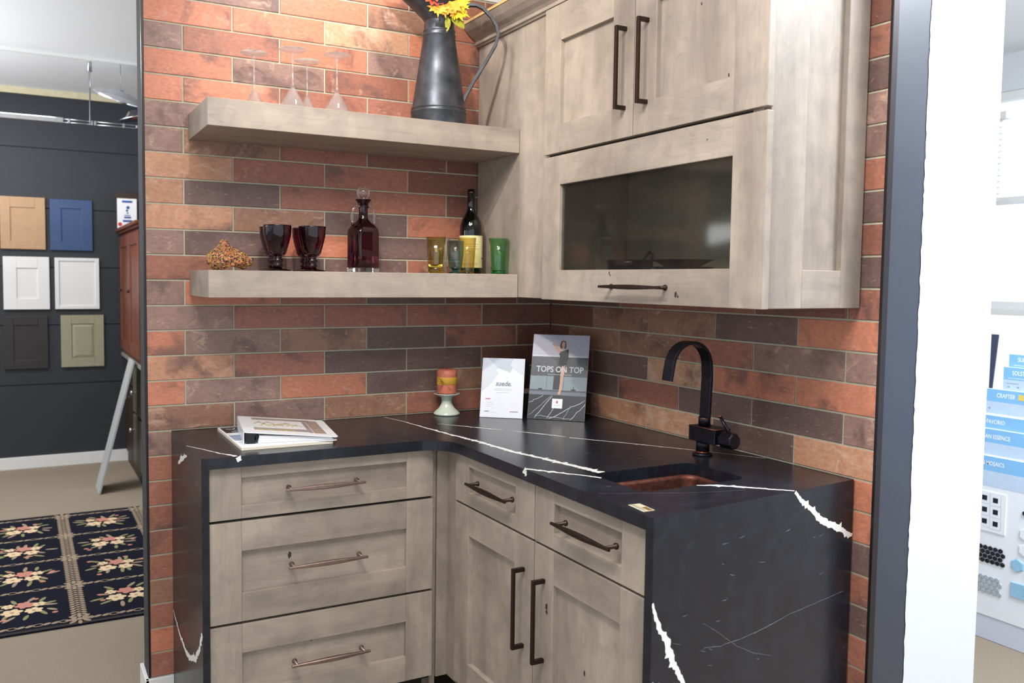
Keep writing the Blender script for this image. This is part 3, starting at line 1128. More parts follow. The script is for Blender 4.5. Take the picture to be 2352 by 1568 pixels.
# ribbon spout: flat strip bent through an arch
rib = [(fx, 1.0205)]
rib += [(fx + 0.001 * i, 1.02 + 0.028 * i) for i in range(1, 5)]
cx_, cz_, ra = fx - 0.064, 1.163, 0.0665
for i in range(0, 17):
    a = R(2 + 168 * i / 16)
    rib.append((cx_ + ra * math.cos(a), cz_ + ra * math.sin(a)))
rib += [(cx_ - ra - 0.0035, 1.150), (cx_ - ra - 0.0075, 1.128)]
mb = MB()
vs, fs = [], []
hw = 0.0185
for i, (x, z) in enumerate(rib):
    a, b_ = rib[max(0, i - 1)], rib[min(len(rib) - 1, i + 1)]
    d = Vector((b_[0] - a[0], b_[1] - a[1])).normalized()
    nx, nz_ = d.y, -d.x
    for (s, w_) in ((1, -1), (1, 1), (-1, 1), (-1, -1)):
        vs.append((x + nx * s * 0.0045, fy - 0.006 + w_ * hw, z + nz_ * s * 0.0045))
for i in range(len(rib) - 1):
    for j in range(4):
        j2 = (j + 1) % 4
        fs.append((i * 4 + j, i * 4 + j2, (i + 1) * 4 + j2, (i + 1) * 4 + j))
fs += [(3, 2, 1, 0), tuple(range(len(rib) * 4 - 4, len(rib) * 4))]
mb.add(vs, fs)
part('spout', mb, ORB, fa, 0.0012, seg=2)
# side handle: octagonal barrel with a thin lever
mb = MB()
Mx = Matrix.Translation((fx - 0.004, -1.066, 0.972)) @ Matrix.Rotation(R(90), 4, 'X')
mb.lathe([(0.014, 0), (0.014, 0.006), (0.0225, 0.008), (0.0225, 0.046), (0.020, 0.050)], (0, 0, 0), 8, 0, False, Mx @ Matrix.Rotation(R(22), 4, 'Z'))
part('control_knob', mb, ORB, fa, 0.001)
mb = MB().tube([(fx - 0.006, -1.098, 0.992), (fx - 0.010, -1.084, 1.012), (fx - 0.013, -1.070, 1.032)], [0.0048, 0.0046, 0.0042], 12)
mb.tube([(fx - 0.013, -1.070, 1.032), (fx - 0.0136, -1.0675, 1.036)], [0.0054, 0.0054], 12, 1)
part('lever', mb, [ORB, ORBEDGE], fa)

# ------------------------------------------------------------------ wall cabinet
FU = Face('y', -0.352)
uc = thing('wall_cabinet', (-0.17, -0.7, 1.335), 'tall greige stained upper cabinet with two doors above one wide glass door and a crown', 'cabinet')
T = 2.226
mb = MB()
mb.box((-0.330, -0.482, 1.336), (-0.006, -0.008, T), 0)        # blind corner box, flush filler face
mb.box((-0.330, -1.354, 1.336), (-0.006, -1.336, T), 0)
mb.box((-0.330, -1.336, 1.336), (-0.006, -0.482, 1.356), 1)
mb.box((-0.330, -1.336, 1.765), (-0.006, -0.482, 1.790), 1)
mb.box((-0.330, -1.336, T - 0.02), (-0.006, -0.482, T), 1)
mb.box((-0.016, -1.336, 1.356), (-0.006, -0.482, 1.765), 1)
mb.box((-0.320, -1.336, 1.790), (-0.010, -0.482, T - 0.02), 1)
mb.box((-0.334, -1.357, 1.336), (-0.330, -1.33, T), 0)
part('carcass', mb, [WZ, INTERIOR], uc, 0.0012)
part('door_gap', MB().box((-0.3325, -1.352, 1.765), (-0.3305, -0.488, 1.795)).box((-0.3325, -0.935, 1.79), (-0.3305, -0.92, T)), GAP, uc, label='dark shadow strip between doors')
d = shaker('door', uc, FU, -0.9200, -0.4835, 1.7825, T, -0.8280, -0.5700, 1.868, 2.118, 'door_panel')
bar_pull(d, FU, -0.8850, 1.856, 2.077)
d = shaker('door', uc, FU, -1.3880, -0.9230, 1.7825, T, -1.2870, -1.0120, 1.866, 2.113 + 0.005, 'door_panel', pknots=((-1.158, 2.065, 0.004), (-1.255, 1.876, 0.004)))
bar_pull(d, FU, -0.9770, 1.856, 2.077)
d = shaker('glass_door', uc, FU, -1.3900, -0.4835, 1.3340, 1.7735, -1.2885, -0.5760, 1.4255, 1.6850, '', glassy=True,
           knots=((-0.833, 1.4165, 0.004), (-0.836, 1.411, 0.003), (-1.108, 1.361, 0.006), (-1.116, 1.357, 0.004), (-1.205, 1.733, 0.003)))
gp = MB().box((-0.3420, -1.2925, 1.4215), (-0.3390, -0.5720, 1.6890))
part('glass_pane', gp, CABGLASS, d, label='dark reflecting glass pane')
bow_pull(d, FU, -0.957, 1.3785, 0.256, mat_=DBRONZE)
# end panel, framed, facing the camera side
FE = Face('x', -1.373)
shaker('end_panel', uc, FE, -0.3225, -0.0065, 1.3345, T, -0.2080, -0.0770, 1.4240, 2.150, 'panel_inset', t=0.0185)
# crown: stepped bead, cove and lip
prof = [(-0.322, T), (-0.338, T), (-0.340, T + 0.004), (-0.348, T + 0.006), (-0.348, T + 0.016), (-0.343, T + 0.018), (-0.352, T + 0.026), (-0.366, T + 0.034), (-0.382, T + 0.048), (-0.396, T + 0.066),
        (-0.396, T + 0.069), (-0.322, T + 0.069)]
vs = [(x, -0.0085, z) for x, z in prof] + [(x + 0.0, -1.430 if x < -0.345 else -1.390, z) for x, z in prof]
n = len(prof)
mb = MB().add(vs, [tuple(range(n)), tuple(range(n, 2 * n))[::-1]] + [(i, i + n, (i + 1) % n + n, (i + 1) % n) for i in range(n)])
mb.box((-0.400, -1.432, T + 0.0692), (-0.320, -0.0085, T + 0.078), 1)
part('crown_moulding', mb, [WY, RAWTOP], uc, label='crown moulding with a lighter raw top edge')

# ------------------------------------------------------------------ floating shelves
for z0, z1, lb in ((1.8150, 1.8930, 'thick greige floating shelf, the upper one, holding upturned glasses and a metal pitcher'),
                   (1.3350, 1.4130, 'thick greige floating shelf, the lower one, holding goblets, decanter and tumblers')):
    mb = MB().box((-1.342, -0.303, z0), (-0.3315, -0.0012, z1))
    solo('floating_shelf', mb, WX, lb, 'shelf', 'floating shelves on the brick wall', 0.0014)
# ------------------------------------------------------------------ upturned martini glasses
S1, S2 = 1.8932, 1.4132


def martini(loc, label):
    t_ = thing('martini_glass', loc, label, 'glass', 'upturned glasses on the upper shelf')
    x, y, z = loc
    ang = [(0.0500, 0.0), (0.0503, 0.0008), (0.0495, 0.003), (0.0060, 0.0790), (0.0042, 0.0860)]
    inn = [(0.0001, 0.0760), (0.0040, 0.0765), (0.0484, 0.003), (0.0492, 0.0)]
    part('bowl', MB().lathe([(0.0001, 0.081)] + ang[:4][::-1] + inn[::-1], loc, 40, cap=False), CLEARTHIN, t_)
    part('stem', MB().lathe([(0.0001, 0.0815), (0.0058, 0.0815), (0.0062, 0.086), (0.0040, 0.093), (0.0034, 0.13), (0.0038, 0.168), (0.0068, 0.176), (0.0060, 0.183), (0.0001, 0.1835)], loc, 20, cap=False), CLEARTHIN, t_)
    part('foot', MB().lathe([(0.0001, 0.1838), (0.012, 0.1842), (0.041, 0.1890), (0.0425, 0.1900), (0.0410, 0.1912), (0.0001, 0.1906)], loc, 40, cap=False), CLEARTHIN, t_)
    return t_


g0 = martini((-1.159, -0.085, S1), 'clear stemmed glass upside down on the upper shelf, the one nearest its left end')
dup(g0, (-1.065, -0.180, S1), 'clear stemmed glass upside down on the upper shelf, second from the left, foot standing highest')
dup(g0, (-0.985, -0.066, S1), 'clear stemmed glass upside down nearest the brick, partly behind the second glass')
dup(g0, (-0.926, -0.185, S1), 'clear stemmed glass upside down on the upper shelf, the one nearest the metal pitcher')

# ------------------------------------------------------------------ black metal pitcher with autumn silk flowers
jx, jy = -0.563, -0.160
jug = thing('pitcher', (jx, jy, S1), 'tall tapered black galvanised metal pitcher with strap handle on the upper shelf', 'pitcher')
prof = [(0.0955, 0), (0.0960, 0.004), (0.0915, 0.048), (0.0935, 0.050), (0.0935, 0.054), (0.0905, 0.056), (0.0900, 0.060), (0.0920, 0.062), (0.0920, 0.065), (0.0890, 0.067),
        (0.0530, 0.300), (0.0550, 0.302), (0.0550, 0.306), (0.0525, 0.308), (0.0520, 0.315), (0.0538, 0.317), (0.0538, 0.320), (0.0510, 0.322), (0.0490, 0.352)]
mb = MB().lathe([(0.0001, 0.001)] + prof, (jx, jy, S1), 48, cap=False)
mb.lathe([(0.0475, 0.352), (0.0515, 0.30), (0.088, 0.06), (0.0001, 0.055)], (jx, jy, S1), 48, cap=False)
part('body', mb, BLACKMETAL, jug)
mb = MB()
vs, fs = [], []
LO = [(0.0, 0.0492, 0.0492, 0.350), (-0.006, 0.056, 0.050, 0.362), (-0.030, 0.086, 0.060, 0.395), (-0.060, 0.118, 0.070, 0.430), (-0.085, 0.135, 0.074, 0.462),
      (-0.085, 0.1335, 0.0725, 0.462), (-0.060, 0.1165, 0.0685, 0.430), (-0.030, 0.0845, 0.0585, 0.395), (-0.006, 0.0545, 0.0485, 0.362), (0.0, 0.0477, 0.0477, 0.350)]
n = 48
for c0, rx, ry, h in LO:
    for i in range(n):
        a = 2 * math.pi * i / n
        tilt = 0.018 * (h - 0.35) / 0.1 * -math.cos(a)
        vs.append((jx + c0 + rx * math.cos(a), jy + ry * math.sin(a), S1 + h + tilt))
for j in range(len(LO) - 1):
    for i in range(n):
        i2 = (i + 1) % n
        fs.append((j * n + i, j * n + i2, (j + 1) * n + i2, (j + 1) * n + i))
mb.add(vs, fs, 0, True)
part('pouring_lip', mb, BLACKMETAL, jug)
ca, sa = math.cos(R(-30)), math.sin(R(-30))
HP = [(0.056, 2.268), (0.075, 2.288), (0.100, 2.300), (0.125, 2.299), (0.146, 2.288), (0.173, 2.260), (0.190, 2.232), (0.197, 2.205), (0.188, 2.171), (0.160, 2.121), (0.118, 2.054), (0.088, 1.998), (0.0805, 1.978), (0.0835, 1.962)]
mb = MB().tube([(jx + r * ca, jy + r * sa, z) for r, z in HP], 1.0, sec=[(0.0050, 0.0085), (-0.0050, 0.0085), (-0.0050, -0.0085), (0.0050, -0.0085)])
part('handle', mb, STRAPM, jug, 0.0006)


def leaf_outline(kind):
    if kind == 'maple':
        return [(0, 0), (0.18, 0.10), (0.55, 0.02), (0.42, 0.22), (0.78, 0.34), (0.50, 0.44), (0.62, 0.72), (0.30, 0.62), (0.22, 0.80), (0.10, 0.74), (0, 1.08),
                (-0.10, 0.74), (-0.22, 0.80), (-0.30, 0.62), (-0.62, 0.72), (-0.50, 0.44), (-0.78, 0.34), (-0.42, 0.22), (-0.55, 0.02), (-0.18, 0.10)]
    return [(0, 0), (0.16, 0.12), (0.27, 0.35), (0.26, 0.6), (0.14, 0.85), (0, 1.0), (-0.14, 0.85), (-0.26, 0.6), (-0.27, 0.35), (-0.16, 0.12)]


def leaf(mb, kind, base, tip, size, normal, mi=0, curl=0.25):
    base, d = Vector(base), (Vector(tip)).normalized()
    nrm = Vector(normal)
    nrm = (nrm - d * nrm.dot(d)).normalized()
    sd = d.cross(nrm)
    ol = leaf_outline(kind)
    vs = []
    for off in (0.0004, -0.0004):
        vs.append(base + d * size * 0.42 + nrm * off)
        for (a, b_) in ol:
            bend = curl * (a * a * 0.5 - (b_ - 0.4) ** 2 * 0.6) * size
            vs.append(base + sd * a * size + d * b_ * size + nrm * (bend + off))
    n = len(ol)
    fs = [(0, 1 + i, 1 + (i + 1) % n) for i in range(n)] + [(n + 1, n + 2 + (i + 1) % n, n + 2 + i) for i in range(n)]
    mb.add(vs, fs, mi, True)


ORANGE = pm('silk_orange', (240, 150, 46), 0.7, noise=0.22, nscale=60)
YELLOW = pm('silk_yellow', (250, 205, 50), 0.7, noise=0.15, nscale=60)
OLIVE = pm('silk_olive_green', (150, 150, 40), 0.7, noise=0.2, nscale=60)
REDS = pm('silk_coral_red', (214, 84, 62), 0.7, noise=0.15, nscale=50)
BROWNS = pm('silk_brown', (70, 40, 24), 0.8)
STEMG = pm('stem_green', (70, 84, 40), 0.7)
sp = thing('silk_leaf_spray', (jx, jy, S1 + 0.06), 'spray of orange, yellow and olive silk autumn leaves spilling out of the metal pitcher', 'artificial flower', 'autumn silk flowers in the pitcher')
mb = MB().tube([(jx + 0.01, jy, S1 + 0.065), (jx + 0.02, jy - 0.005, S1 + 0.34), (jx + 0.035, jy - 0.025, S1 + 0.42)], 0.0022, 8)
mb.tube([(jx + 0.02, jy - 0.005, S1 + 0.36), (jx + 0.06, jy - 0.05, S1 + 0.405)], 0.0015, 8)
part('stem', mb, STEMG, sp)
LV = [('maple', (-0.030, -0.052, 0.405), (-0.15, -0.35, -1), 0.048, (-0.3, -1, 0.3), ORANGE), ('maple', (0.006, -0.055, 0.420), (0.15, -0.25, -0.9), 0.060, (-0.2, -1, 0.2), ORANGE),
      ('maple', (0.030, -0.050, 0.402), (0.85, -0.2, -0.40), 0.058, (-0.2, -1, 0.5), YELLOW), ('maple', (0.026, -0.050, 0.400), (0.6, -0.2, -0.75), 0.048, (0, -1, 0.3), YELLOW),
      ('oval', (0.018, -0.046, 0.385), (0.60, -0.2, -0.62), 0.068, (-0.1, -1, 0.2), OLIVE), ('oval', (-0.002, -0.046, 0.378), (0.02, -0.15, -1), 0.062, (-0.4, -1, 0.1), OLIVE),
      ('maple', (0.000, -0.055, 0.435), (0.2, -0.5, 0.7), 0.055, (-0.2, -1, 0.1), ORANGE), ('maple', (0.035, -0.046, 0.422), (1, -0.2, 0.25), 0.055, (-0.1, -1, 0.3), YELLOW),
      ('oval', (0.045, -0.042, 0.415), (0.9, -0.3, 0.15), 0.05, (0, -1, 0.4), YELLOW), ('maple', (-0.040, -0.055, 0.430), (-0.2, -0.4, 0.5), 0.05, (-0.3, -1, 0), ORANGE),
      ('maple', (-0.012, -0.058, 0.400), (0.05, -0.3, -1), 0.042, (-0.2, -1, 0.4), ORANGE)]
for kd, b_, tp, sz, nr, mt in LV:
    mb = MB()
    leaf(mb, kd, (jx + b_[0], jy + b_[1], S1 + b_[2] - 0.012), tp, sz, nr)
    part('leaf', mb, mt, sp)
fl = thing('silk_flower', (jx - 0.02, jy - 0.02, S1 + 0.06), 'coral red silk bloom rising from the metal pitcher beside the yellow leaves', 'artificial flower', 'autumn silk flowers in the pitcher')
part('stem', MB().tube([(jx - 0.01, jy + 0.01, S1 + 0.065), (jx - 0.005, jy, S1 + 0.34), (jx - 0.050, jy - 0.040, S1 + 0.435)], 0.0022, 8), STEMG, fl)
cc_ = Vector((jx - 0.046, jy - 0.050, S1 + 0.430))
mb = MB()
for ring, (cnt, sz, lift) in enumerate(((14, 0.052, -0.15), (11, 0.042, 0.35), (8, 0.030, 0.9))):
    for i in range(cnt):
        a = 2 * math.pi * (i + 0.5 * ring) / cnt
        d = Vector((math.cos(a), -0.35 - lift * 0.6, math.sin(a)))
        leaf(mb, 'oval', cc_, d, sz, Vector((0, -1, 0)) + Vector((math.cos(a), 0, math.sin(a))) * -0.3, 0, 0.35)
part('petals', mb, REDS, fl)
part('flower_centre', MB().ball(cc_ + Vector((0, -0.012, 0)), 0.010, n=10), BROWNS, fl)

# ------------------------------------------------------------------ lower shelf: painted stone
from mathutils import noise as mnoise
bmx = bmesh.new()
bmesh.ops.create_icosphere(bmx, subdivisions=5, radius=1.0)
for v in bmx.verts:
    p = v.co.copy()
    q = Vector((p.x * 0.066, p.y * 0.040, p.z * 0.034))
    # hump rising at the left, sloping tail to the right
    hump = math.exp(-((p.x + 0.32) / 0.36) ** 2)
    if p.z > 0:
        q.z += hump * 0.030 * p.z
        q.z -= max(0, p.x - 0.2) * 0.016 * p.z
    n1 = mnoise.fractal(p * 2.2, 1.0, 2.0, 4)
    q += p.normalized() * n1 * 0.008
    n2 = mnoise.noise(p * 9)
    q += p.normalized() * n2 * 0.0022
    z0_ = -0.030 + 0.012 * max(0, 1 - ((p.x - 0.15) / 0.5) ** 2)
    q.z = max(q.z, z0_)
    v.co = q
me = bpy.data.meshes.new('rock')
bmx.to_mesh(me)
bmx.free()
for p in me.polygons:
    p.use_smooth = True
m, t, b, L = nt('painted_coral_rock')
N = t.nodes.new
tc = N('ShaderNodeTexCoord')
v_ = N('ShaderNodeTexVoronoi')
v_.inputs['Scale'].default_value = 240
nn = N('ShaderNodeTexNoise')
nn.inputs['Scale'].default_value = 90
nn.inputs['Detail'].default_value = 3
L.new(tc.outputs['Object'], nn.inputs['Vector'])
ad2 = N('ShaderNodeVectorMath')
sc2 = N('ShaderNodeVectorMath')
sc2.operation = 'SCALE'
sc2.inputs['Scale'].default_value = 0.02
L.new(nn.outputs['Color'], sc2.inputs[0])
L.new(tc.outputs['Object'], ad2.inputs[0])
L.new(sc2.outputs[0], ad2.inputs[1])
L.new(ad2.outputs[0], v_.inputs['Vector'])
sx_ = N('ShaderNodeSeparateColor')
L.new(v_.outputs['Color'], sx_.inputs[0])
r_ = N('ShaderNodeValToRGB')
r_.color_ramp.interpolation = 'CONSTANT'
els = [(0.0, (206, 132, 86)), (0.24, (182, 112, 60)), (0.42, (88, 56, 62)), (0.60, (176, 164, 48)), (0.70, (226, 160, 118)), (0.80, (58, 42, 38)), (0.92, (140, 104, 60))]
r_.color_ramp.elements[0].color = lin(els[0][1]) + (1,)
r_.color_ramp.elements[1].position = els[1][0]
r_.color_ramp.elements[1].color = lin(els[1][1]) + (1,)
for p_, c_ in els[2:]:
    e = r_.color_ramp.elements.new(p_)
    e.color = lin(c_) + (1,)
L.new(sx_.outputs[0], r_.inputs['Fac'])
L.new(r_.outputs['Color'], b.inputs['Base Color'])
b.inputs['Roughness'].default_value = 0.6
bp = N('ShaderNodeBump')
bp.inputs['Strength'].default_value = 1.0
bp.inputs['Distance'].default_value = 0.004
L.new(v_.outputs['Distance'], bp.inputs['Height'])
L.new(bp.outputs['Normal'], b.inputs['Normal'])
me.materials.append(m)
zmin = min(v.co.z for v in me.vertices)
for v in me.vertices:
    v.co.z -= zmin
st = bpy.data.objects.new('rock', me)
st.location = (-1.252, -0.155, S2)
st.rotation_euler = (0, 0, R(-8))
COL.objects.link(st)
tag(st, 'knobbly orange, purple and yellow flecked rock on the lower shelf at the left end', 'rock')

# ------------------------------------------------------------------ amethyst goblets


def goblet(loc, label):
    t_ = thing('goblet', loc, label, 'goblet', 'amethyst goblets on the lower shelf')
    o_ = [(0.0001, 0.0440), (0.014, 0.0445), (0.0215, 0.049), (0.0265, 0.058), (0.0340, 0.085), (0.0395, 0.110), (0.0420, 0.134), (0.0425, 0.1375), (0.0415, 0.1385)]
    i_ = [(0.0400, 0.134), (0.0372, 0.110), (0.0315, 0.085), (0.0240, 0.062), (0.0150, 0.0530), (0.0001, 0.052)]
    mb = MB()
    vs, fs = [], []
    n = 60
    for r, z in o_:
        for i in range(n):
            a = 2 * math.pi * i / n
            k = 1 + 0.028 * abs(math.sin(5 * a)) * (1 if 0.048 < z < 0.126 else 0)
            vs.append((loc[0] + r * k * math.cos(a), loc[1] + r * k * math.sin(a), loc[2] + z))
    for r, z in i_:
        for i in range(n):
            a = 2 * math.pi * i / n
            vs.append((loc[0] + r * math.cos(a), loc[1] + r * math.sin(a), loc[2] + z))
    for j in range(len(o_) + len(i_) - 1):
        for i in range(n):
            i2 = (i + 1) % n
            fs.append((j * n + i, j * n + i2, (j + 1) * n + i2, (j + 1) * n + i))
    mb.add(vs, fs, 0, True)
    part('bowl', mb, AMETHYST, t_)
    part('stem', MB().lathe([(0.0001, 0.0125), (0.0130, 0.0125), (0.0175, 0.0175), (0.0130, 0.0225), (0.0120, 0.0250), (0.0168, 0.0310), (0.0165, 0.0350), (0.0115, 0.0400), (0.0140, 0.0437), (0.0001, 0.0437)], loc, 28, cap=False), AMETHYSTD, t_)
    part('foot', MB().lathe([(0.0001, 0.0), (0.0400, 0.0), (0.0415, 0.0015), (0.0400, 0.0035), (0.0200, 0.0085), (0.0130, 0.0122), (0.0001, 0.0122)], loc, 40, cap=False), AMETHYSTD, t_)
    return t_


gb = goblet((-1.120, -0.205, S2), 'dark amethyst glass goblet on the lower shelf, front one of the left pair')
dup(gb, (-1.104, -0.095, S2), 'dark amethyst glass goblet standing behind the front one of the left pair, rim peeking out')
dup(gb, (-1.012, -0.205, S2), 'dark amethyst glass goblet on the lower shelf, front one of the right pair beside decanter')
dup(gb, (-1.000, -0.095, S2), 'dark amethyst glass goblet standing behind the front one of the right pair')

# ------------------------------------------------------------------ decanter
dx_, dy_ = -0.819, -0.135
dec = thing('decanter', (dx_, dy_, S2), 'square dark amethyst glass decanter with clear handles and round clear stopper', 'decanter')


def loft_rr(levels, c, mb, mi=0, n=6, rot=0.0):
    vs, fs = [], []
    for (h_, r, z) in levels:
        r = min(r, h_ - 1e-4)
        for (px, py) in rrect(-h_, h_, -h_, h_, r, n):
            vs.append((c[0] + px * math.cos(rot) - py * math.sin(rot), c[1] + px * math.sin(rot) + py * math.cos(rot), c[2] + z))
    m_ = 4 * (n + 1)
    for k in range(len(levels) - 1):
        for i in range(m_):
            j = (i + 1) % m_
            fs.append((k * m_ + i, k * m_ + j, (k + 1) * m_ + j, (k + 1) * m_ + i))
    fs.append(tuple(range(m_))[::-1])
    fs.append(tuple(range((len(levels) - 1) * m_, len(levels) * m_)))
    return mb.add(vs, fs, mi, True)


RT = R(12)
mb = loft_rr([(0.0400, 0.008, 0.0), (0.0405, 0.008, 0.002), (0.0405, 0.008, 0.0150)], (dx_, dy_, S2), MB(), rot=RT)
part('base', mb, CLEAR, dec, 0.001, label='thick clear glass base')
lv = [(0.0385, 0.009, 0.0155), (0.0395, 0.009, 0.018), (0.0395, 0.010, 0.128), (0.0380, 0.012, 0.140), (0.0330, 0.016, 0.151), (0.0250, 0.016, 0.160), (0.0180, 0.014, 0.168), (0.0150, 0.0148, 0.176), (0.0145, 0.0143, 0.215),
      (0.0175, 0.0173, 0.223), (0.0255, 0.0253, 0.234), (0.0262, 0.026, 0.2355), (0.0250, 0.0248, 0.2362)]
part('body', loft_rr(lv, (dx_, dy_, S2), MB(), n=8, rot=RT), AMETHYSTD, dec)
mb = MB().ball((dx_, dy_, S2 + 0.2575), 0.0205, n=14)
part('stopper', mb, CLEAR, dec, label='round clear glass stopper')
for s in (-1, 1):
    P_ = [(0.0150, 0.212), (0.028, 0.217), (0.040, 0.205), (0.0435, 0.188), (0.0425, 0.168), (0.0395, 0.150)]
    part('handle', MB().tube([(dx_ + s * a * math.cos(RT), dy_ + s * a * math.sin(RT), S2 + z) for a, z in P_], 0.0042, 10), CLEAR, dec, label='clear glass handle')

# ------------------------------------------------------------------ tumblers and bottle


def tumbler(loc, r0, r1, h, gm, bm, label, foot=False, th=0.0, hb=0.010):
    t_ = thing('tumbler', loc, label, 'tumbler', 'coloured tumblers on the lower shelf')
    if foot:
        part('foot', MB().lathe([(0.0001, 0), (r0 * 0.98, 0), (r0, 0.0015), (r0 * 0.62, 0.006), (r0 * 0.55, 0.010), (0.0001, 0.010)], loc, 28, cap=False), bm, t_)
        z0 = 0.0105
        part('base', MB().lathe([(0.0001, z0), (r0 * 0.55, z0), (r0 * 0.93, z0 + 0.010), (0.0001, z0 + 0.010)], loc, 28, cap=False), bm, t_)
        z1 = z0 + 0.0102
        pr_ = [(r0 * 0.93, z1), (r0 * 1.06, z1 + 0.02), (r1 * 0.98, h * 0.6), (r1, h)]
    else:
        part('base', MB().lathe([(0.0001, 0), (r0 * 0.97, 0), (r0, 0.0015), (r0 * 1.01, hb), (0.0001, hb)], loc, 28, cap=False), bm, t_)
        z1 = hb + 0.0002
        pr_ = [(r0 * 1.01, z1), (r0 + (r1 - r0) * 0.5, h * 0.5), (r1, h)]
    inn = [(r - 0.0016, z) for r, z in pr_[::-1]]
    part('wall', MB().lathe(pr_ + inn, loc, 36, cap=False), gm, t_)
    return t_


tumbler((-0.566, -0.155, S2), 0.0260, 0.0335, 0.123, AMBERG, AMBERB, 'amber glass tumbler, leftmost of the tumblers on the lower shelf', hb=0.030)
tumbler((-0.534, -0.238, S2), 0.0235, 0.0280, 0.108, TEALG, TEALB, 'blue green footed tumbler standing in front between the two amber ones', True)
tumbler((-0.512, -0.082, S2), 0.0250, 0.0320, 0.123, CLEARTHIN, CLEAR, 'clear glass tumbler standing behind the blue green one')
tumbler((-0.466, -0.190, S2), 0.0240, 0.0310, 0.122, AMBERG, AMBERB, 'amber glass tumbler overlapping the label of the wine bottle')
tumbler((-0.368, -0.235, S2), 0.0260, 0.0335, 0.121, GREENG, GREENB, 'bright green glass tumbler beside the wall cabinet panel', hb=0.013)
bt = thing('wine_bottle', (-0.398, -0.088, S2), 'dark green wine bottle with cream label on the lower shelf', 'bottle')
bx, by = -0.398, -0.088
bo = [(0.0001, 0.0), (0.0380, 0.0), (0.0405, 0.003), (0.0410, 0.008), (0.0410, 0.150), (0.0395, 0.170), (0.0340, 0.188), (0.0240, 0.205), (0.0165, 0.218), (0.0140, 0.232), (0.0135, 0.280), (0.0150, 0.281), (0.0150, 0.291), (0.0132, 0.292), (0.0132, 0.297),
      (0.0100, 0.297), (0.0100, 0.23), (0.035, 0.17), (0.038, 0.15), (0.038, 0.01), (0.0001, 0.012)]
part('glass_body', MB().lathe(bo, (bx, by, S2), 48, cap=False), WINEGL, bt)
mb = MB()
n = 40
a0, a1 = R(165), R(330)
vs, fs = [], []
for z, k in ((0.022, 0), (0.052, 0), (0.0535, 0.03), (0.057, 0.03), (0.0585, 0), (0.134, 0)):
    for i in range(n + 1):
        a = a0 + (a1 - a0) * i / n
        vs.append((bx + 0.0415 * math.cos(a), by + 0.0415 * math.sin(a), S2 + z))
for j in range(5):
    for i in range(n):
        fs.append((j * (n + 1) + i, j * (n + 1) + i + 1, (j + 1) * (n + 1) + i + 1, (j + 1) * (n + 1) + i))
mb.add(vs, fs, 0, True)
for k, (z, fr0, fr1) in enumerate([(0.104, 0.2, 0.72), (0.096, 0.2, 0.68), (0.088, 0.2, 0.74), (0.080, 0.2, 0.6), (0.055, 0.86, 1.0), (0.036, 0.2, 0.7), (0.031, 0.2, 0.66)]):
    w_ = 0.0022 if k == 4 else 0.0008
    vs, fs = [], []
    for zz in (z - w_, z + w_):
        for i in range(21):
            a = a0 + (a1 - a0) * (fr0 + (fr1 - fr0) * i / 20)
            vs.append((bx + 0.0418 * math.cos(a), by + 0.0418 * math.sin(a), S2 + zz))
    for i in range(20):
        fs.append((i, i + 1, 22 + i, 21 + i))
    mb.add(vs, fs, 1 if k != 4 else 2, True)
part('label', mb, [CREAM, pm('label_print', (176, 160, 112), 0.6), pm('label_notch', (60, 52, 28), 0.6)], bt, label='cream paper label')

# ------------------------------------------------------------------ dishes inside the glass cabinet
ZC = 1.3568
cx, cy = -0.200, -0.728
t_ = thing('creamer', (cx, cy, ZC), 'dark amethyst glass creamer with raised handle behind the cabinet glass', 'creamer')
prc = [(0.0001, 0), (0.030, 0), (0.032, 0.004), (0.028, 0.010), (0.050, 0.030), (0.062, 0.060), (0.064, 0.085), (0.067, 0.1), (0.064, 0.1), (0.060, 0.085), (0.057, 0.060), (0.045, 0.034), (0.0001, 0.020)]
part('bowl', MB().lathe(prc, (cx, cy, ZC), 36, cap=False), AMETHYST, t_)
part('handle', MB().tube([(cx, cy - 0.0625, ZC + 0.092), (cx, cy - 0.078, ZC + 0.112), (cx, cy - 0.093, ZC + 0.122), (cx, cy - 0.104, ZC + 0.112), (cx, cy - 0.100, ZC + 0.085), (cx, cy - 0.084, ZC + 0.060), (cx, cy - 0.0625, ZC + 0.050)], 0.005, 10), AMETHYST, t_)
dl = ['dark amethyst dish at the bottom of the stack behind the cabinet glass', 'dark amethyst dish second from the bottom of the stack in the glass cabinet', 'dark amethyst dish in the middle of the stack in the glass cabinet',
      'dark amethyst dish second from the top of the stack in the glass cabinet', 'dark amethyst dish on top of the stack in the glass cabinet']
first = None
for k in range(5):
    z = ZC + 0.0195 * k
    if first is None:
        mb = MB().lathe([(0.0001, 0), (0.050, 0), (0.052, 0.003), (0.070, 0.012), (0.0865, 0.0178), (0.0870, 0.0190), (0.0850, 0.0192), (0.068, 0.0155), (0.050, 0.007), (0.0001, 0.006)], (-0.200, -0.958, z), 44, cap=False)
        first = solo('dish', mb, AMETHYST, dl[0], 'dish', 'amethyst dishes stacked in the cabinet')
    else:
        o = first.copy()
        COL.objects.link(o)
        o.location = first.location + Vector((0, 0, 0.0195 * k))
        o['label'] = dl[k]

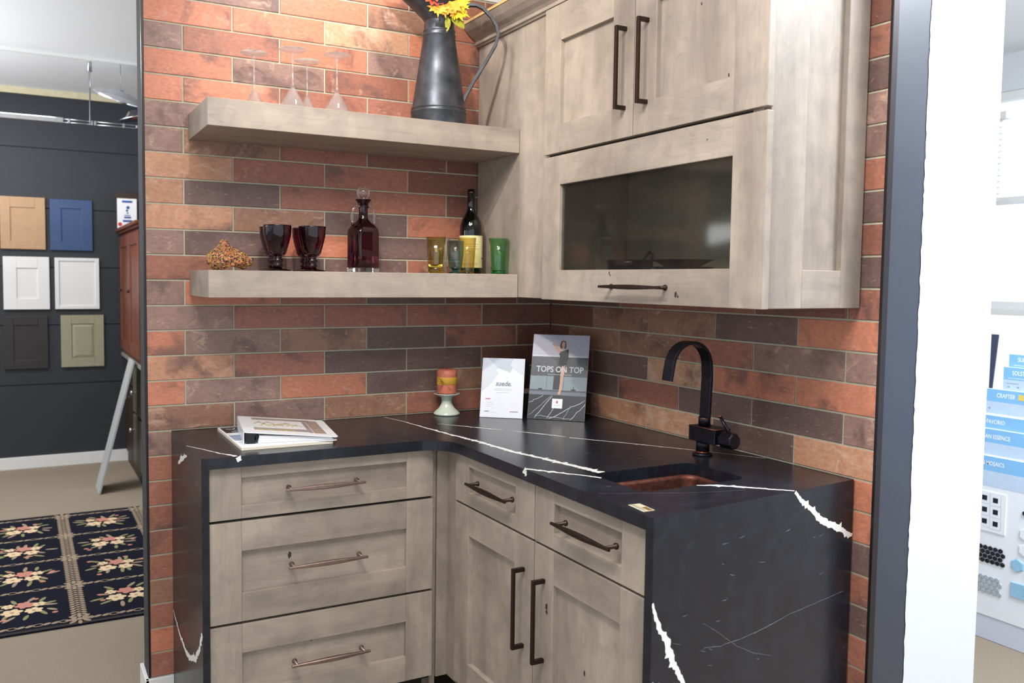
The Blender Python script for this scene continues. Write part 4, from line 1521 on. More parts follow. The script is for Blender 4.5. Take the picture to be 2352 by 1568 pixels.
# ------------------------------------------------------------------ candle and its stand
kx, ky = -0.474, -0.062
mb = MB().lathe([(0.0001, 0.002), (0.044, 0.0), (0.0475, 0.002), (0.0470, 0.006), (0.0400, 0.013), (0.0280, 0.024), (0.0200, 0.038), (0.0180, 0.050), (0.0200, 0.060), (0.0300, 0.067), (0.0440, 0.072), (0.0470, 0.0745), (0.0470, 0.0765), (0.0430, 0.0755), (0.0001, 0.0735)], (kx, ky, 0.9143), 48, cap=False)
solo('candle_stand', mb, CERAM, 'pale celadon ceramic pedestal candle stand on the black countertop by the brick wall', 'candle stand')
ZK = 0.9143 + 0.0762
cdl = thing('candle', (kx, ky, ZK), 'short coral pillar candle wrapped in mustard ribbon on the ceramic pedestal', 'candle')
mb = MB().lathe([(0.0001, 0.0), (0.033, 0.0), (0.0355, 0.003), (0.0360, 0.030), (0.0350, 0.050), (0.0365, 0.062), (0.0375, 0.072), (0.0350, 0.082), (0.027, 0.0865), (0.010, 0.084), (0.0001, 0.082)], (kx, ky, ZK), 40, cap=False)
part('wax', mb, WAX, cdl)
mb = MB().lathe([(0.0362, 0.033), (0.0372, 0.034), (0.0368, 0.058), (0.0358, 0.059)], (kx, ky, ZK), 40, cap=False)
A_ = Vector((kx - 0.028, ky - 0.026, ZK + 0.044))
mb.tube([A_, A_ + Vector((-0.014, -0.004, 0.012)), A_ + Vector((-0.022, -0.006, 0.016))], [0.003, 0.003, 0.001], sec=[(0.5, 1), (-0.5, 1), (-0.5, -1), (0.5, -1)])
mb.tube([A_, A_ + Vector((-0.012, -0.004, -0.004)), A_ + Vector((-0.024, -0.006, -0.001)), A_ + Vector((-0.026, -0.006, -0.006)), A_ + Vector((-0.012, -0.004, -0.010)), A_ + Vector((0.002, -0.003, -0.006))], 0.0016, 6)
mb.tube([A_, A_ + Vector((0.012, -0.010, -0.012)), A_ + Vector((0.022, -0.012, -0.028))], 0.0009, 6)
mb.tube([A_, A_ + Vector((0.012, -0.009, -0.006)), A_ + Vector((0.03, -0.010, -0.010)), A_ + Vector((0.045, -0.004, -0.006))], 0.0009, 6)
part('ribbon', mb, MUSTARD, cdl, label='mustard ribbon tied in a bow')
part('wick', MB().tube([(kx, ky, ZK + 0.081), (kx, ky, ZK + 0.090)], 0.0008, 6), BLACKP, cdl)

# ------------------------------------------------------------------ magazine and ring binder
ZT = 0.9145
mg = thing('magazine', (-1.145, -0.236, ZT), 'thick cream edged magazine lying flat on the countertop under the white binder', 'magazine')
mb = MB().prism([(-1.277, -0.408), (-1.014, -0.412), (-1.010, -0.065), (-1.273, -0.061)], ZT, ZT + 0.0078)
part('pages', mb, [pm('cream_pages', (228, 218, 200), 0.7, noise=0.04, nscale=300)], mg, 0.0012)
mb = MB().prism([(-1.275, -0.406), (-1.016, -0.410), (-1.012, -0.067), (-1.271, -0.063)], ZT + 0.0079, ZT + 0.0086)
for (x0, x1, y0, y1, mi) in ((-1.268, -1.16, -0.17, -0.072, 1), (-1.27, -1.10, -0.20, -0.182, 3), (-1.27, -1.15, -0.30, -0.21, 2), (-1.27, -1.13, -0.345, -0.315, 3)):
    mb.box((x0, y0, ZT + 0.0086), (x1, y1, ZT + 0.0088), mi)
for (x, y) in ((-1.255, -0.10), (-1.236, -0.13), (-1.222, -0.105), (-1.247, -0.15)):
    mb.tube([(x, y, ZT + 0.0089), (x + 0.02, y - 0.012, ZT + 0.0089), (x + 0.028, y + 0.006, ZT + 0.0089)], 0.0022, 5, 3, sec=[(0.04, 1), (-0.04, 1), (-0.04, -1), (0.04, -1)])
part('cover', mb, [PAPER, pm('magazine_black', (34, 32, 36), 0.4), pm('magazine_blue', (140, 156, 182), 0.4, noise=0.3, nscale=50), pm('magazine_white', (220, 222, 226), 0.4)], mg)
BX = Matrix.Translation((-1.262, -0.378, ZT + 0.0091)) @ Matrix.Rotation(R(-9), 4, 'Z')
bi = thing('ring_binder', (-1.14, -0.24, ZT + 0.0091), 'white ring binder with sagging printed cover lying on top of the magazine', 'binder')
WHITEV = pm('white_vinyl', (234, 236, 240), 0.25, noise=0.01)
mb = MB().prism(rrect(0.0, 0.262, 0.0, 0.292, 0.008, 3), 0.0, 0.0022, xf=BX)
part('back_cover', mb, WHITEV, bi, 0.0006)
mb = MB().box((-0.0022, 0.003, 0.0), (-0.0002, 0.289, 0.0345), 0, BX)
part('spine', mb, WHITEV, bi, 0.0006)
T2 = BX @ Matrix.Translation((-0.002, 0, 0.0350)) @ Matrix.Rotation(R(5.6), 4, 'Y')
mb = MB().prism(rrect(0.0, 0.268, -0.001, 0.293, 0.010, 3), 0.0, 0.0024, xf=T2)
fc = part('front_cover', mb, WHITEV, bi, 0.0006)
pr1, pr2, pr3, pr4 = pm('print_taupe', (150, 140, 142), 0.3), pm('print_gold', (176, 162, 110), 0.3, noise=0.3, nscale=90), pm('print_white', (238, 238, 240), 0.3), pm('print_brown', (158, 140, 124), 0.3, noise=0.25, nscale=70)
mb = MB()
z = 0.00255
mb.box((0.040, 0.236, z), (0.215, 0.270, z + 0.0002), 3, T2)
mb.box((0.040, 0.250, z + 0.0002), (0.160, 0.262, z + 0.0003), 0, T2)
mb.box((0.034, 0.050, z), (0.190, 0.090, z + 0.0002), 0, T2)
mb.box((0.036, 0.052, z + 0.0002), (0.150, 0.072, z + 0.0003), 1, T2)
mb.box((0.205, 0.035, z), (0.240, 0.262, z + 0.0002), 3, T2)
mb.box((0.190, 0.040, z), (0.203, 0.262, z + 0.0002), 0, T2)
for i in range(9):
    r5 = random.Random(i)
    x, y = 0.055 + 0.0135 * i, 0.150 + r5.uniform(-0.02, 0.03)
    mb.tube([T2 @ Vector((x - 0.016, y - 0.016, z + 0.0004)), T2 @ Vector((x, y + 0.012, z + 0.0004)), T2 @ Vector((x + 0.018, y - 0.006, z + 0.0004))], [0.001, 0.0028, 0.0008], 5, 1 if i % 2 else 3)
part('cover_print', mb, [pr1, pr2, pr3, pr4], fc, label='taupe and gold printed insert')
mb = MB()
for k in range(3):
    z0 = 0.0030 + 0.0072 * k
    o5 = 0.0015 * k
    vs = []
    for zz in (z0, z0 + 0.0066):
        for (x, y) in ((0.038 + o5, 0.006), (0.252 - 0.003 * k, 0.006 + o5), (0.252 - 0.003 * k, 0.285), (0.038 + o5, 0.285)):
            vs.append((x, y, zz if x < 0.1 else 0.003 + (zz - 0.003) * 0.29))
    mb.add(vs, [(0, 3, 2, 1), (4, 5, 6, 7), (0, 1, 5, 4), (1, 2, 6, 5), (2, 3, 7, 6), (3, 0, 4, 7)], 0, False, BX)
part('pages', mb, PAPER, bi)
mb = MB().box((0.006, 0.004, 0.0024), (0.030, 0.288, 0.0042), 0, BX)
mb.prism(arc(0.020, 0.014, 0.0150, 0, 360, 20)[:-1], 0.004, 0.013, 0, (arc(0.020, 0.014, 0.012, 0, 360, 20)[:-1],), BX @ Matrix.Translation((0, 0.012, 0.004)) @ Matrix.Rotation(R(90), 4, 'X'))
part('ring_mechanism', mb, BLACKP, bi)
part('inner_flap', MB().box((0.003, 0.002, 0.0045), (0.028, 0.0035, 0.0330), 0, BX), BLACKP, bi, label='black inner edge beside the spine')

# ------------------------------------------------------------------ brochures leaning in the corner
wb = thing('brochure', (-0.338, -0.213, 0.9145), 'small white brochure with pale petals leaning on the countertop left of the dark one', 'brochure', 'brochures leaning in the corner')
ux = Vector((math.cos(-0.6851), math.sin(-0.6851), 0))
nn_ = Vector((math.sin(-0.6851), -math.cos(-0.6851), 0))
uy = Vector((0, 0, 1)) * math.cos(0.26) - nn_ * math.sin(0.26)
XW = frame_xf((-0.397, -0.166, 0.9152), ux, uy)
bw, bh = 0.1505, 0.2098
mb = MB().box((0, 0, -0.003), (bw, bh, 0), 0, XW)
cv = part('cover', mb, pm('brochure_white', (216, 219, 228), 0.4, noise=0.02), wb, 0.0004)
gA, gB, gC = pm('petal_grey', (178, 186, 198), 0.4, noise=0.03), pm('petal_light', (198, 204, 214), 0.4, noise=0.02), pm('ink_grey', (120, 124, 134), 0.5)
INKR = pm('ink_red', (196, 60, 70), 0.5)
INKP = pm('ink_pale', (190, 192, 200), 0.5)


def poly(mb, pts, z, mi, xf):
    """flat printed patch, slightly raised"""
    n_ = len(pts)
    mb.add([(p[0], p[1], z) for p in pts], [tuple(range(n_))], mi, False, xf)


mb = MB()
poly(mb, [(0.001, 0.13), (0.05, 0.165), (0.085, 0.205), (0.001, 0.209)], 0.0002, 1, XW)
poly(mb, [(0.02, 0.209), (0.055, 0.175), (0.10, 0.160), (0.125, 0.209)], 0.0003, 0, XW)
poly(mb, [(0.001, 0.09), (0.03, 0.115), (0.06, 0.160), (0.02, 0.175), (0.001, 0.16)], 0.0004, 1, XW)
poly(mb, [(0.149, 0.209), (0.149, 0.15), (0.12, 0.165), (0.10, 0.185), (0.11, 0.209)], 0.00045, 1, XW)
part('petal_print', mb, [gA, gB], cv)
mb = text_mb('suede.', 0.024, XW @ Matrix.Translation((0.050, 0.112, 0.0007)), 0.0002, 0, None, 0.92, 0.25, 0.0004)
for (x0, x1, y, s_) in ((0.047, 0.108, 0.101, 0), (0.047, 0.108, 0.096, 0), (0.050, 0.100, 0.088, 0), (0.017, 0.035, 0.064, 1), (0.018, 0.044, 0.053, 0), (0.018, 0.048, 0.046, 0), (0.018, 0.040, 0.039, 0), (0.015, 0.032, 0.020, 2), (0.040, 0.056, 0.018, 0), (0.105, 0.112, 0.021, 1), (0.113, 0.135, 0.021, 2)):
    mb.box((x0, y, 0.0006), (x1, y + (0.0026 if s_ else 0.0009), 0.0008), {0: 2, 1: 1, 2: 0}[s_], XW)
part('lettering', mb, [gC, INKR, INKP], cv)

db = thing('brochure', (-0.19, -0.33, 0.9145), 'tall dark TOPS ON TOP brochure with woman in black dress leaning in the corner', 'brochure', 'brochures leaning in the corner')
yw = -0.79
ux = Vector((math.cos(yw), math.sin(yw), 0))
nn_ = Vector((math.sin(yw), -math.cos(yw), 0))
uy = Vector((0, 0, 1)) * math.cos(0.2935) - nn_ * math.sin(0.2935)
XD = frame_xf((-0.2598, -0.2592, 0.9155), ux, uy)
bw, bh = 0.2003, 0.3004
cv = part('cover', MB().box((0, 0, -0.004), (bw, bh, 0), 0, XD), pm('brochure_edge', (150, 152, 160), 0.4), db, 0.0004)
mats_ = [pm('photo_lilac', (176, 174, 190), 0.35, noise=0.03), pm('photo_dark_wood', (74, 76, 84), 0.35, noise=0.12, nscale=60), pm('photo_blue_grey', (128, 142, 150), 0.35, noise=0.05), pm('photo_floor', (104, 112, 124), 0.35, noise=0.1),
         pm('photo_black_marble', (52, 54, 62), 0.3), pm('photo_white', (232, 234, 238), 0.35), pm('photo_skin', (196, 152, 132), 0.4), pm('photo_black_dress', (34, 34, 40), 0.4), pm('photo_hair', (96, 72, 60), 0.5), pm('photo_red', (206, 60, 72), 0.4), pm('photo_silver', (190, 196, 200), 0.3)]
mb = MB()


def band(y0, y1, mi, z=0.0002, x0=0.0006, x1=bw - 0.0006):
    mb.box((x0, y0, z - 0.0001), (x1, y1, z), mi, XD)


H_ = bh
band(H_ * 0.755, H_ - 0.0006, 0)
band(H_ * 0.735, H_ * 0.755, 10)
band(H_ * 0.505, H_ * 0.735, 1)
band(H_ * 0.345, H_ * 0.505, 2)
for x in (0.058, 0.082, 0.118):
    band(H_ * 0.350, H_ * 0.500, 1, 0.0003, x, x + 0.0012)
band(H_ * 0.325, H_ * 0.345, 1)
band(H_ * 0.285, H_ * 0.325, 3)
band(0.0006, H_ * 0.285, 4)
band(H_ * 0.345, H_ * 0.36, 4, 0.0003, 0.03, 0.045)
band(H_ * 0.345, H_ * 0.39, 4, 0.0003, 0.153, 0.156)
band(H_ * 0.345, H_ * 0.36, 4, 0.0003, 0.146, 0.163)
rv = random.Random(3)
for (xa, ya, xb, yb, w) in ((0.002, 0.055, 0.050, 0.083, 0.0006), (0.004, 0.012, 0.080, 0.082, 0.0005), (0.024, 0.004, 0.082, 0.080, 0.0009), (0.068, 0.003, 0.105, 0.066, 0.0007), (0.076, 0.002, 0.198, 0.072, 0.0010), (0.128, 0.003, 0.148, 0.050, 0.0005), (0.150, 0.002, 0.199, 0.058, 0.0009), (0.030, 0.012, 0.15, 0.006, 0.0005)):
    P_ = []
    for k in range(9):
        s = k / 8
        P_.append(XD @ Vector((xa + (xb - xa) * s + rv.uniform(-0.002, 0.002), ya + (yb - ya) * s + rv.uniform(-0.002, 0.002), 0.0003)))
    mb.tube(P_, w, 4, 5)
Z3 = 0.0005
poly(mb, [(0.092, 0.190), (0.098, 0.205), (0.100, 0.222), (0.096, 0.232), (0.101, 0.240), (0.116, 0.245), (0.128, 0.250), (0.130, 0.236), (0.129, 0.215), (0.124, 0.200), (0.122, 0.190), (0.112, 0.150), (0.108, 0.105), (0.083, 0.105), (0.084, 0.150)], Z3, 7, XD)
poly(mb, [(0.104, 0.100), (0.100, 0.090), (0.104, 0.088), (0.110, 0.089), (0.114, 0.110), (0.116, 0.150), (0.122, 0.175), (0.121, 0.192), (0.108, 0.188), (0.106, 0.160), (0.106, 0.125)], Z3 + 0.0001, 6, XD)
poly(mb, [(0.100, 0.242), (0.094, 0.252), (0.076, 0.266), (0.071, 0.268), (0.070, 0.264), (0.080, 0.253), (0.094, 0.236), (0.099, 0.234), (0.113, 0.247), (0.112, 0.252)], Z3, 6, XD)
poly(mb, [(0.071, 0.268), (0.098, 0.262), (0.100, 0.258), (0.072, 0.263)], Z3, 6, XD)
poly(mb, [(0.099, 0.250), (0.097, 0.262), (0.100, 0.276), (0.108, 0.281), (0.117, 0.277), (0.120, 0.264), (0.119, 0.250), (0.110, 0.252)], Z3 + 0.0001, 8, XD)
poly(mb, [(0.104, 0.262), (0.104, 0.273), (0.110, 0.277), (0.115, 0.272), (0.115, 0.262), (0.112, 0.256), (0.107, 0.256)], Z3 + 0.0002, 6, XD)
poly(mb, [(0.106, 0.257), (0.113, 0.257), (0.113, 0.246), (0.106, 0.246)], Z3 + 0.0002, 6, XD)
mb.box((0.084, 0.040, 0.0007), (0.120, 0.073, 0.0009), 5, XD)
mb.box((0.098, 0.057, 0.0009), (0.104, 0.066, 0.001), 9, XD)
mb.box((0.090, 0.049, 0.0009), (0.113, 0.051, 0.001), 10, XD)
part('cover_photo', mb, mats_, cv)
mb = text_mb('TOPS ON TOP', 0.0290, XD @ Matrix.Translation((0.0195, 0.1665, 0.0010)), 0.0002, 0, None, 0.88, 0.0, 0.0006)
mb.box((0.060, 0.157, 0.001), (0.145, 0.1582, 0.0012), 0, XD)
part('lettering', mb, mats_[10], cv, label='silver TOPS ON TOP title')

bk = thing('small_box', (-0.245, -0.098, 0.9143), 'black box with silver band half hidden behind the two brochures', 'box')
part('box_body', MB().box((-0.300, -0.150, 0.9143), (-0.185, -0.050, 1.100)), BLACKP, bk, 0.002)
part('band', MB().box((-0.3004, -0.1504, 0.985), (-0.1846, -0.0496, 1.003)), GREYM, bk, label='silver band')

lb = thing('product_tag', (-0.652, -1.358, 0.9143), 'small beige printed product tag stuck on the black countertop near its front corner', 'tag')
TG = [Vector((-0.6640, -1.329, 0)), Vector((-0.6695, -1.3875, 0)), Vector((-0.6390, -1.3870, 0)), Vector((-0.6340, -1.3310, 0))]
part('card', MB().prism([(p.x, p.y) for p in TG[::1]], 0.9144, 0.9150), pm('tag_beige', (178, 170, 144), 0.4), lb)
mb = MB()
for k, (mi, s0, s1, e0, e1) in enumerate(((0, 0.15, 0.23, 0.05, 0.95), (0, 0.33, 0.40, 0.05, 0.8), (1, 0.5, 0.9, 0.5, 0.95), (2, 0.02, 0.08, 0.02, 0.98))):
    def bl(a, b_):
        return (TG[0].lerp(TG[3], a)).lerp(TG[1].lerp(TG[2], a), b_)
    qd = [bl(s0, e0), bl(s0, e1), bl(s1, e1), bl(s1, e0)]
    mb.add([(p.x, p.y, 0.9152) for p in qd], [(0, 1, 2, 3)], mi)
part('print', mb, [pm('tag_grey', (110, 106, 96), 0.5), pm('tag_brown', (104, 78, 44), 0.5), pm('tag_light', (214, 210, 190), 0.4)], lb)
# ------------------------------------------------------------------ sample doors on the far dark wall
FW = Face('x', 4.078)


def sample_door(x0, x1, z0, z1, px0, px1, pz0, pz1, m_, label, raised=False):
    t_ = thing('sample_door', ((x0 + x1) / 2, 4.098, z0), label, 'cabinet door sample', 'door samples on the dark wall')
    mb = MB()
    for a in ((x0, px0, z0, z1), (px1, x1, z0, z1), (px0, px1, z0, pz0), (px0, px1, pz1, z1)):
        FW.box(mb, a[0], a[1], a[2], a[3], 0, -0.020)
    part('frame', mb, m_, t_, 0.002)
    pb = MB()
    FW.box(pb, px0 - 0.002, px1 + 0.002, pz0 - 0.002, pz1 + 0.002, -0.009, -0.018)
    if raised:
        n_ = 0.020
        a = [FW.pt(px0, -0.0088, pz0), FW.pt(px1, -0.0088, pz0), FW.pt(px1, -0.0088, pz1), FW.pt(px0, -0.0088, pz1)]
        b_ = [FW.pt(px0 + n_, -0.001, pz0 + n_), FW.pt(px1 - n_, -0.001, pz0 + n_), FW.pt(px1 - n_, -0.001, pz1 - n_), FW.pt(px0 + n_, -0.001, pz1 - n_)]
        pb.add(a + b_, [(0, 1, 5, 4), (1, 2, 6, 5), (2, 3, 7, 6), (3, 0, 4, 7), (4, 5, 6, 7)])
    part('panel', pb, m_, t_)


sample_door(-1.927, -1.643, 1.576, 1.944, -1.865, -1.707, 1.632, 1.870, pm('tan_stain', (176, 142, 108), 0.5), 'tan stained sample cabinet door on the dark wall beside the blue one')
sample_door(-1.612, -1.334, 1.574, 1.940, -1.540, -1.408, 1.636, 1.876, pm('blue_paint', (52, 76, 116), 0.45), 'blue painted sample cabinet door in the top row on the dark wall')
sample_door(-1.916, -1.623, 1.148, 1.523, -1.832, -1.698, 1.226, 1.442, pm('white_paint_a', (222, 222, 222), 0.45, noise=0.01), 'white sample cabinet door with wide frame, under the tan one')
sample_door(-1.588, -1.293, 1.149, 1.521, -1.560, -1.320, 1.174, 1.498, pm('white_paint_b', (222, 222, 222), 0.45, noise=0.01), 'white sample cabinet door with very narrow frame, under the blue one')
sample_door(-1.919, -1.639, 0.723, 1.098, -1.858, -1.700, 0.785, 1.036, pm('espresso_stain', (44, 38, 40), 0.45), 'espresso dark sample cabinet door in the bottom row on the dark wall')
sample_door(-1.555, -1.267, 0.725, 1.104, -1.484, -1.331, 0.790, 1.040, pm('sage_grey_paint', (150, 146, 122), 0.4), 'sage grey raised panel sample cabinet door in the bottom row', True)

# ------------------------------------------------------------------ hutch and dresser against the far right of that room
DRESS = pm('olive_grey_glaze', (92, 88, 72), 0.5, noise=0.2, nscale=20)
DARKW = pm('dark_walnut', (52, 34, 28), 0.5, noise=0.15)
dr = thing('dresser', (-0.85, 3.5, 0), 'dark brown dresser with olive grey drawer fronts and silver knobs at the room edge', 'dresser')
part('carcass', MB().box((-1.112, 2.80, 0.0), (-0.55, 4.075, 0.800)), DARKW, dr, 0.003)
part('top', MB().box((-1.150, 2.78, 0.801), (-0.55, 4.079, 0.826)), pm('pale_stone_top', (150, 150, 146), 0.3), dr, 0.003, label='pale stone top')
for (y0, y1, z0, z1, ky_, kz_) in ((3.56, 4.05, 0.62, 0.78, 3.68, 0.705), (3.56, 4.05, 0.10, 0.60, 3.77, 0.524), (2.84, 3.54, 0.46, 0.78, 3.41, 0.600), (2.84, 3.54, 0.10, 0.44, 3.50, 0.330)):
    d = part('drawer', MB().box((-1.130, y0, z0), (-1.1125, y1, z1)), DRESS if y0 < 3 else DARKW, dr, 0.003)
    part('knob', MB().lathe([(0.006, 0), (0.006, 0.012), (0.016, 0.018), (0.017, 0.026), (0.008, 0.032), (0.0001, 0.033)], (0, 0, 0), 18, 0, True, Matrix.Translation((-1.130, ky_, kz_)) @ Matrix.Rotation(R(-90), 4, 'Y'), False), CHROME, d, label='silver knob')
ht = thing('hutch', (-0.95, 3.5, 0.827), 'tall cherry wood hutch cabinet standing on the dresser at the edge of the brick wall', 'cabinet')
part('carcass', MB().box((-1.135, 2.90, 0.8275), (-0.80, 4.078, 1.700)), CHERRY, ht, 0.003)
part('cornice', MB().box((-1.160, 2.87, 1.7005), (-0.78, 4.079, 1.716)).box((-1.182, 2.85, 1.716), (-0.77, 4.079, 1.738)), CHERRY, ht, 0.004)
for y0, y1 in ((3.50, 4.06), (2.92, 3.48)):
    mb = MB()
    for a in ((y0, y0 + 0.07, 0.86, 1.68), (y1 - 0.07, y1, 0.86, 1.68), (y0 + 0.07, y1 - 0.07, 0.86, 0.94), (y0 + 0.07, y1 - 0.07, 1.60, 1.68)):
        mb.box((-1.155, a[0], a[2]), (-1.1355, a[1], a[3]))
    d = part('door', mb, CHERRY, ht, 0.002)
    part('door_panel', MB().box((-1.146, y0 + 0.068, 0.938), (-1.1358, y1 - 0.068, 1.602)), CHERRY, d)
    part('latch', MB().ball((-1.163, y1 - 0.035 if y0 < 3.2 else y0 + 0.45, 1.29), 0.012, n=8), DARKW, d)
sgn = thing('sign_card', (-1.10, 3.93, 1.7385), 'white printed card with blue and red marks standing on the cherry hutch', 'sign')
part('card', MB().box((-1.178, 3.925, 1.7385), (-1.045, 3.932, 1.955)), PAPER, sgn, 0.001)
mb = MB()
BLU = pm('ink_blue', (44, 84, 150), 0.5)
RED = pm('ink_red_card', (200, 50, 60), 0.5)
for (x0, x1, z0, z1, mi) in ((-1.145, -1.075, 1.925, 1.940, 0), (-1.140, -1.078, 1.785, 1.800, 0), (-1.132, -1.085, 1.812, 1.824, 0), (-1.128, -1.090, 1.830, 1.836, 0), (-1.128, -1.092, 1.752, 1.762, 1)):
    mb.box((x0, 3.9235, z0), (x1, 3.9248, z1), mi)
for (x, z, r, mi) in ((-1.105, 1.890, 0.012, 0), (-1.112, 1.868, 0.008, 0), (-1.108, 1.850, 0.006, 0), (-1.160, 1.768, 0.014, 1), (-1.062, 1.768, 0.014, 1)):
    mb.prism(arc(x, z, r, 0, 360, 14)[:-1], -3.9248, -3.9235, mi, (), Matrix(((1, 0, 0, 0), (0, 0, -1, 0), (0, 1, 0, 0), (0, 0, 0, 1))))
part('print', mb, [BLU, RED], sgn)
solo('picture_frame', MB().box((-1.180, 3.960, 1.7385), (-1.000, 3.985, 2.000)), [DARKW], 'dark frame standing on the hutch behind the white printed card', 'picture frame', None, 0.003)

# white sample panel leaning on the dresser, seen edge on
mb = MB()
vs = []
for y in (3.07, 3.30):
    vs += [(-1.395, y, 0.003), (-1.381, y, 0.0), (-1.1640, y, 0.846), (-1.178, y, 0.850)]
mb.add(vs, [(0, 1, 2, 3), (7, 6, 5, 4), (0, 4, 5, 1), (1, 5, 6, 2), (2, 6, 7, 3), (3, 7, 4, 0)])
solo('leaning_panel', mb, pm('panel_grey_white', (178, 182, 182), 0.5, noise=0.02), 'long white panel leaning against the dark dresser, seen edge on', 'panel', None, 0.002)

# ------------------------------------------------------------------ rail light fitting under the far ceiling
rl = thing('rail_light', (-1.41, 3.0, 2.70), 'silver rail light fitting hanging on a thin rod from the ceiling of the next room', 'light fitting')
part('ceiling_track', MB().box((-6.0, 2.955, 2.695), (0.5, 2.985, 2.7098)), TRIMW, rl)
part('rod', MB().lathe([(0.014, 0), (0.014, 0.06), (0.0045, 0.062), (0.0045, 0.37), (0.0001, 0.372)], (-1.412, 3.0, 0), 14, 0, True, Matrix.Translation((-1.412, 3.0, 2.694)) @ Matrix.Rotation(R(180), 4, 'X') @ Matrix.Translation((1.412, -3.0, 0)), False), GREYM, rl)
part('tube', MB().box((-3.2, 3.005, 2.312), (-1.560, 3.035, 2.345)).box((-1.150, 3.005, 2.317), (-0.5, 3.035, 2.340)), CHROME, rl, 0.004)
mb = MB()
for dz in (-0.009, 0.009):
    mb.tube([(-1.56, 3.02, 2.329 + dz), (-1.40, 3.02, 2.329 + dz)], 0.0032, 8)
    mb.tube([(-1.385, 3.02, 2.329 + dz), (-1.15, 3.02, 2.329 + dz)], 0.0032, 8)
for x in (-1.53, -1.402, -1.384, -1.22):
    mb.box((x - 0.006, 3.010, 2.316), (x + 0.006, 3.030, 2.342))
part('connector', mb, GREYM, rl)
PXF = Matrix.Translation((-1.235, 3.02, 2.515)) @ Matrix.Rotation(R(14), 4, 'Y') @ Matrix.Rotation(R(20), 4, 'X')
mb = MB().lathe([(0.012, 0.030), (0.05, 0.026), (0.12, 0.008), (0.172, -0.016), (0.170, -0.018), (0.118, 0.003), (0.05, 0.020), (0.012, 0.024)], (0, 0, 0), 40, 0, True, PXF, False)
part('reflector', mb, CHROME, rl, label='silver saucer shaped reflector')
PXF = Matrix.Translation((-1.150, 3.02, 2.385)) @ Matrix.Rotation(R(-12), 4, 'Y')
mb = MB().lathe([(0.015, 0.045), (0.035, 0.040), (0.060, 0.010), (0.105, -0.006), (0.103, -0.009), (0.058, 0.006), (0.032, 0.034), (0.015, 0.038)], (0, 0, 0), 36, 0, True, PXF, False)
part('lamp_cup', mb, CHROME, rl)
part('hanger', MB().tube([(-1.235, 3.02, 2.54), (-1.235, 3.0, 2.698)], 0.002, 6), GREYM, rl)

# ------------------------------------------------------------------ rug with a grid of flower bouquets
RX0, RX1, RY0, RY1 = -3.30, -1.195, 0.890, 2.650
mats_ = [pm('rug_navy_black', (24, 26, 38), 0.95, noise=0.2, nscale=300, spec=0.1), pm('rug_beige', (158, 140, 120), 0.95, noise=0.12, nscale=300, spec=0.1), pm('rug_cream', (222, 196, 160), 0.95, noise=0.10, nscale=300, spec=0.1),
         pm('rug_rose', (196, 132, 118), 0.95, noise=0.1, nscale=300, spec=0.1), pm('rug_sage', (140, 138, 100), 0.95, noise=0.15, nscale=300, spec=0.1), pm('rug_edge', (60, 56, 54), 0.95, noise=0.3, nscale=300, spec=0.1)]
mb = MB().box((RX0, RY0, 0.0005), (RX1, RY1, 0.0085), 0)
mb.box((RX0, RY0 + 0.001, 0.0085), (RX1, RY0 + 0.020, 0.0088), 5)
rg = random.Random(11)


def ell(cx, cy, a, b_, ang, mi, z, n=10):
    vs = []
    for i in range(n):
        t_ = 2 * math.pi * i / n
        x, y = a * math.cos(t_), b_ * math.sin(t_)
        vs.append((cx + x * math.cos(ang) - y * math.sin(ang), cy + x * math.sin(ang) + y * math.cos(ang), z))
    mb.add(vs, [tuple(range(n))], mi)


def ring(cx, cy, a, b_, ang, mi, z, w=0.3, n=12):
    vs = []
    for k in (1, 1 - w):
        for i in range(n):
            t_ = 2 * math.pi * i / n
            x, y = a * k * math.cos(t_), b_ * k * math.sin(t_)
            vs.append((cx + x * math.cos(ang) - y * math.sin(ang), cy + x * math.sin(ang) + y * math.cos(ang), z))
    mb.add(vs, [(i, (i + 1) % n, n + (i + 1) % n, n + i) for i in range(n)], mi)


GX = [-1.225, -1.622, -2.019, -2.416, -2.813, -3.21]
GY = [0.945, 1.370, 1.785, 2.185, 2.595]
for gy in GY:
    x = RX1 - 0.02
    k = 0
    while x > RX0 + 0.03:
        ring(x, gy, 0.020, 0.016, 0, 1, 0.0089) if k % 3 == 0 else ell(x, gy, 0.017, 0.010, 0.5, 1, 0.0089)
        x -= 0.031
        k += 1
for gx in GX:
    y = RY0 + 0.05
    while y < RY1 - 0.03:
        ell(gx - 0.020, y, 0.013, 0.009, 0.7, 1, 0.0090)
        ell(gx + 0.020, y, 0.013, 0.009, -0.7, 1, 0.0090)
        ell(gx, y + 0.012, 0.010, 0.008, 0, 1, 0.0090)
        y += 0.026
    for gy in GY:
        for i in range(8):
            a = i * math.pi / 4
            ell(gx + 0.036 * math.cos(a), gy + 0.036 * math.sin(a), 0.020, 0.008, a, 1, 0.0092)
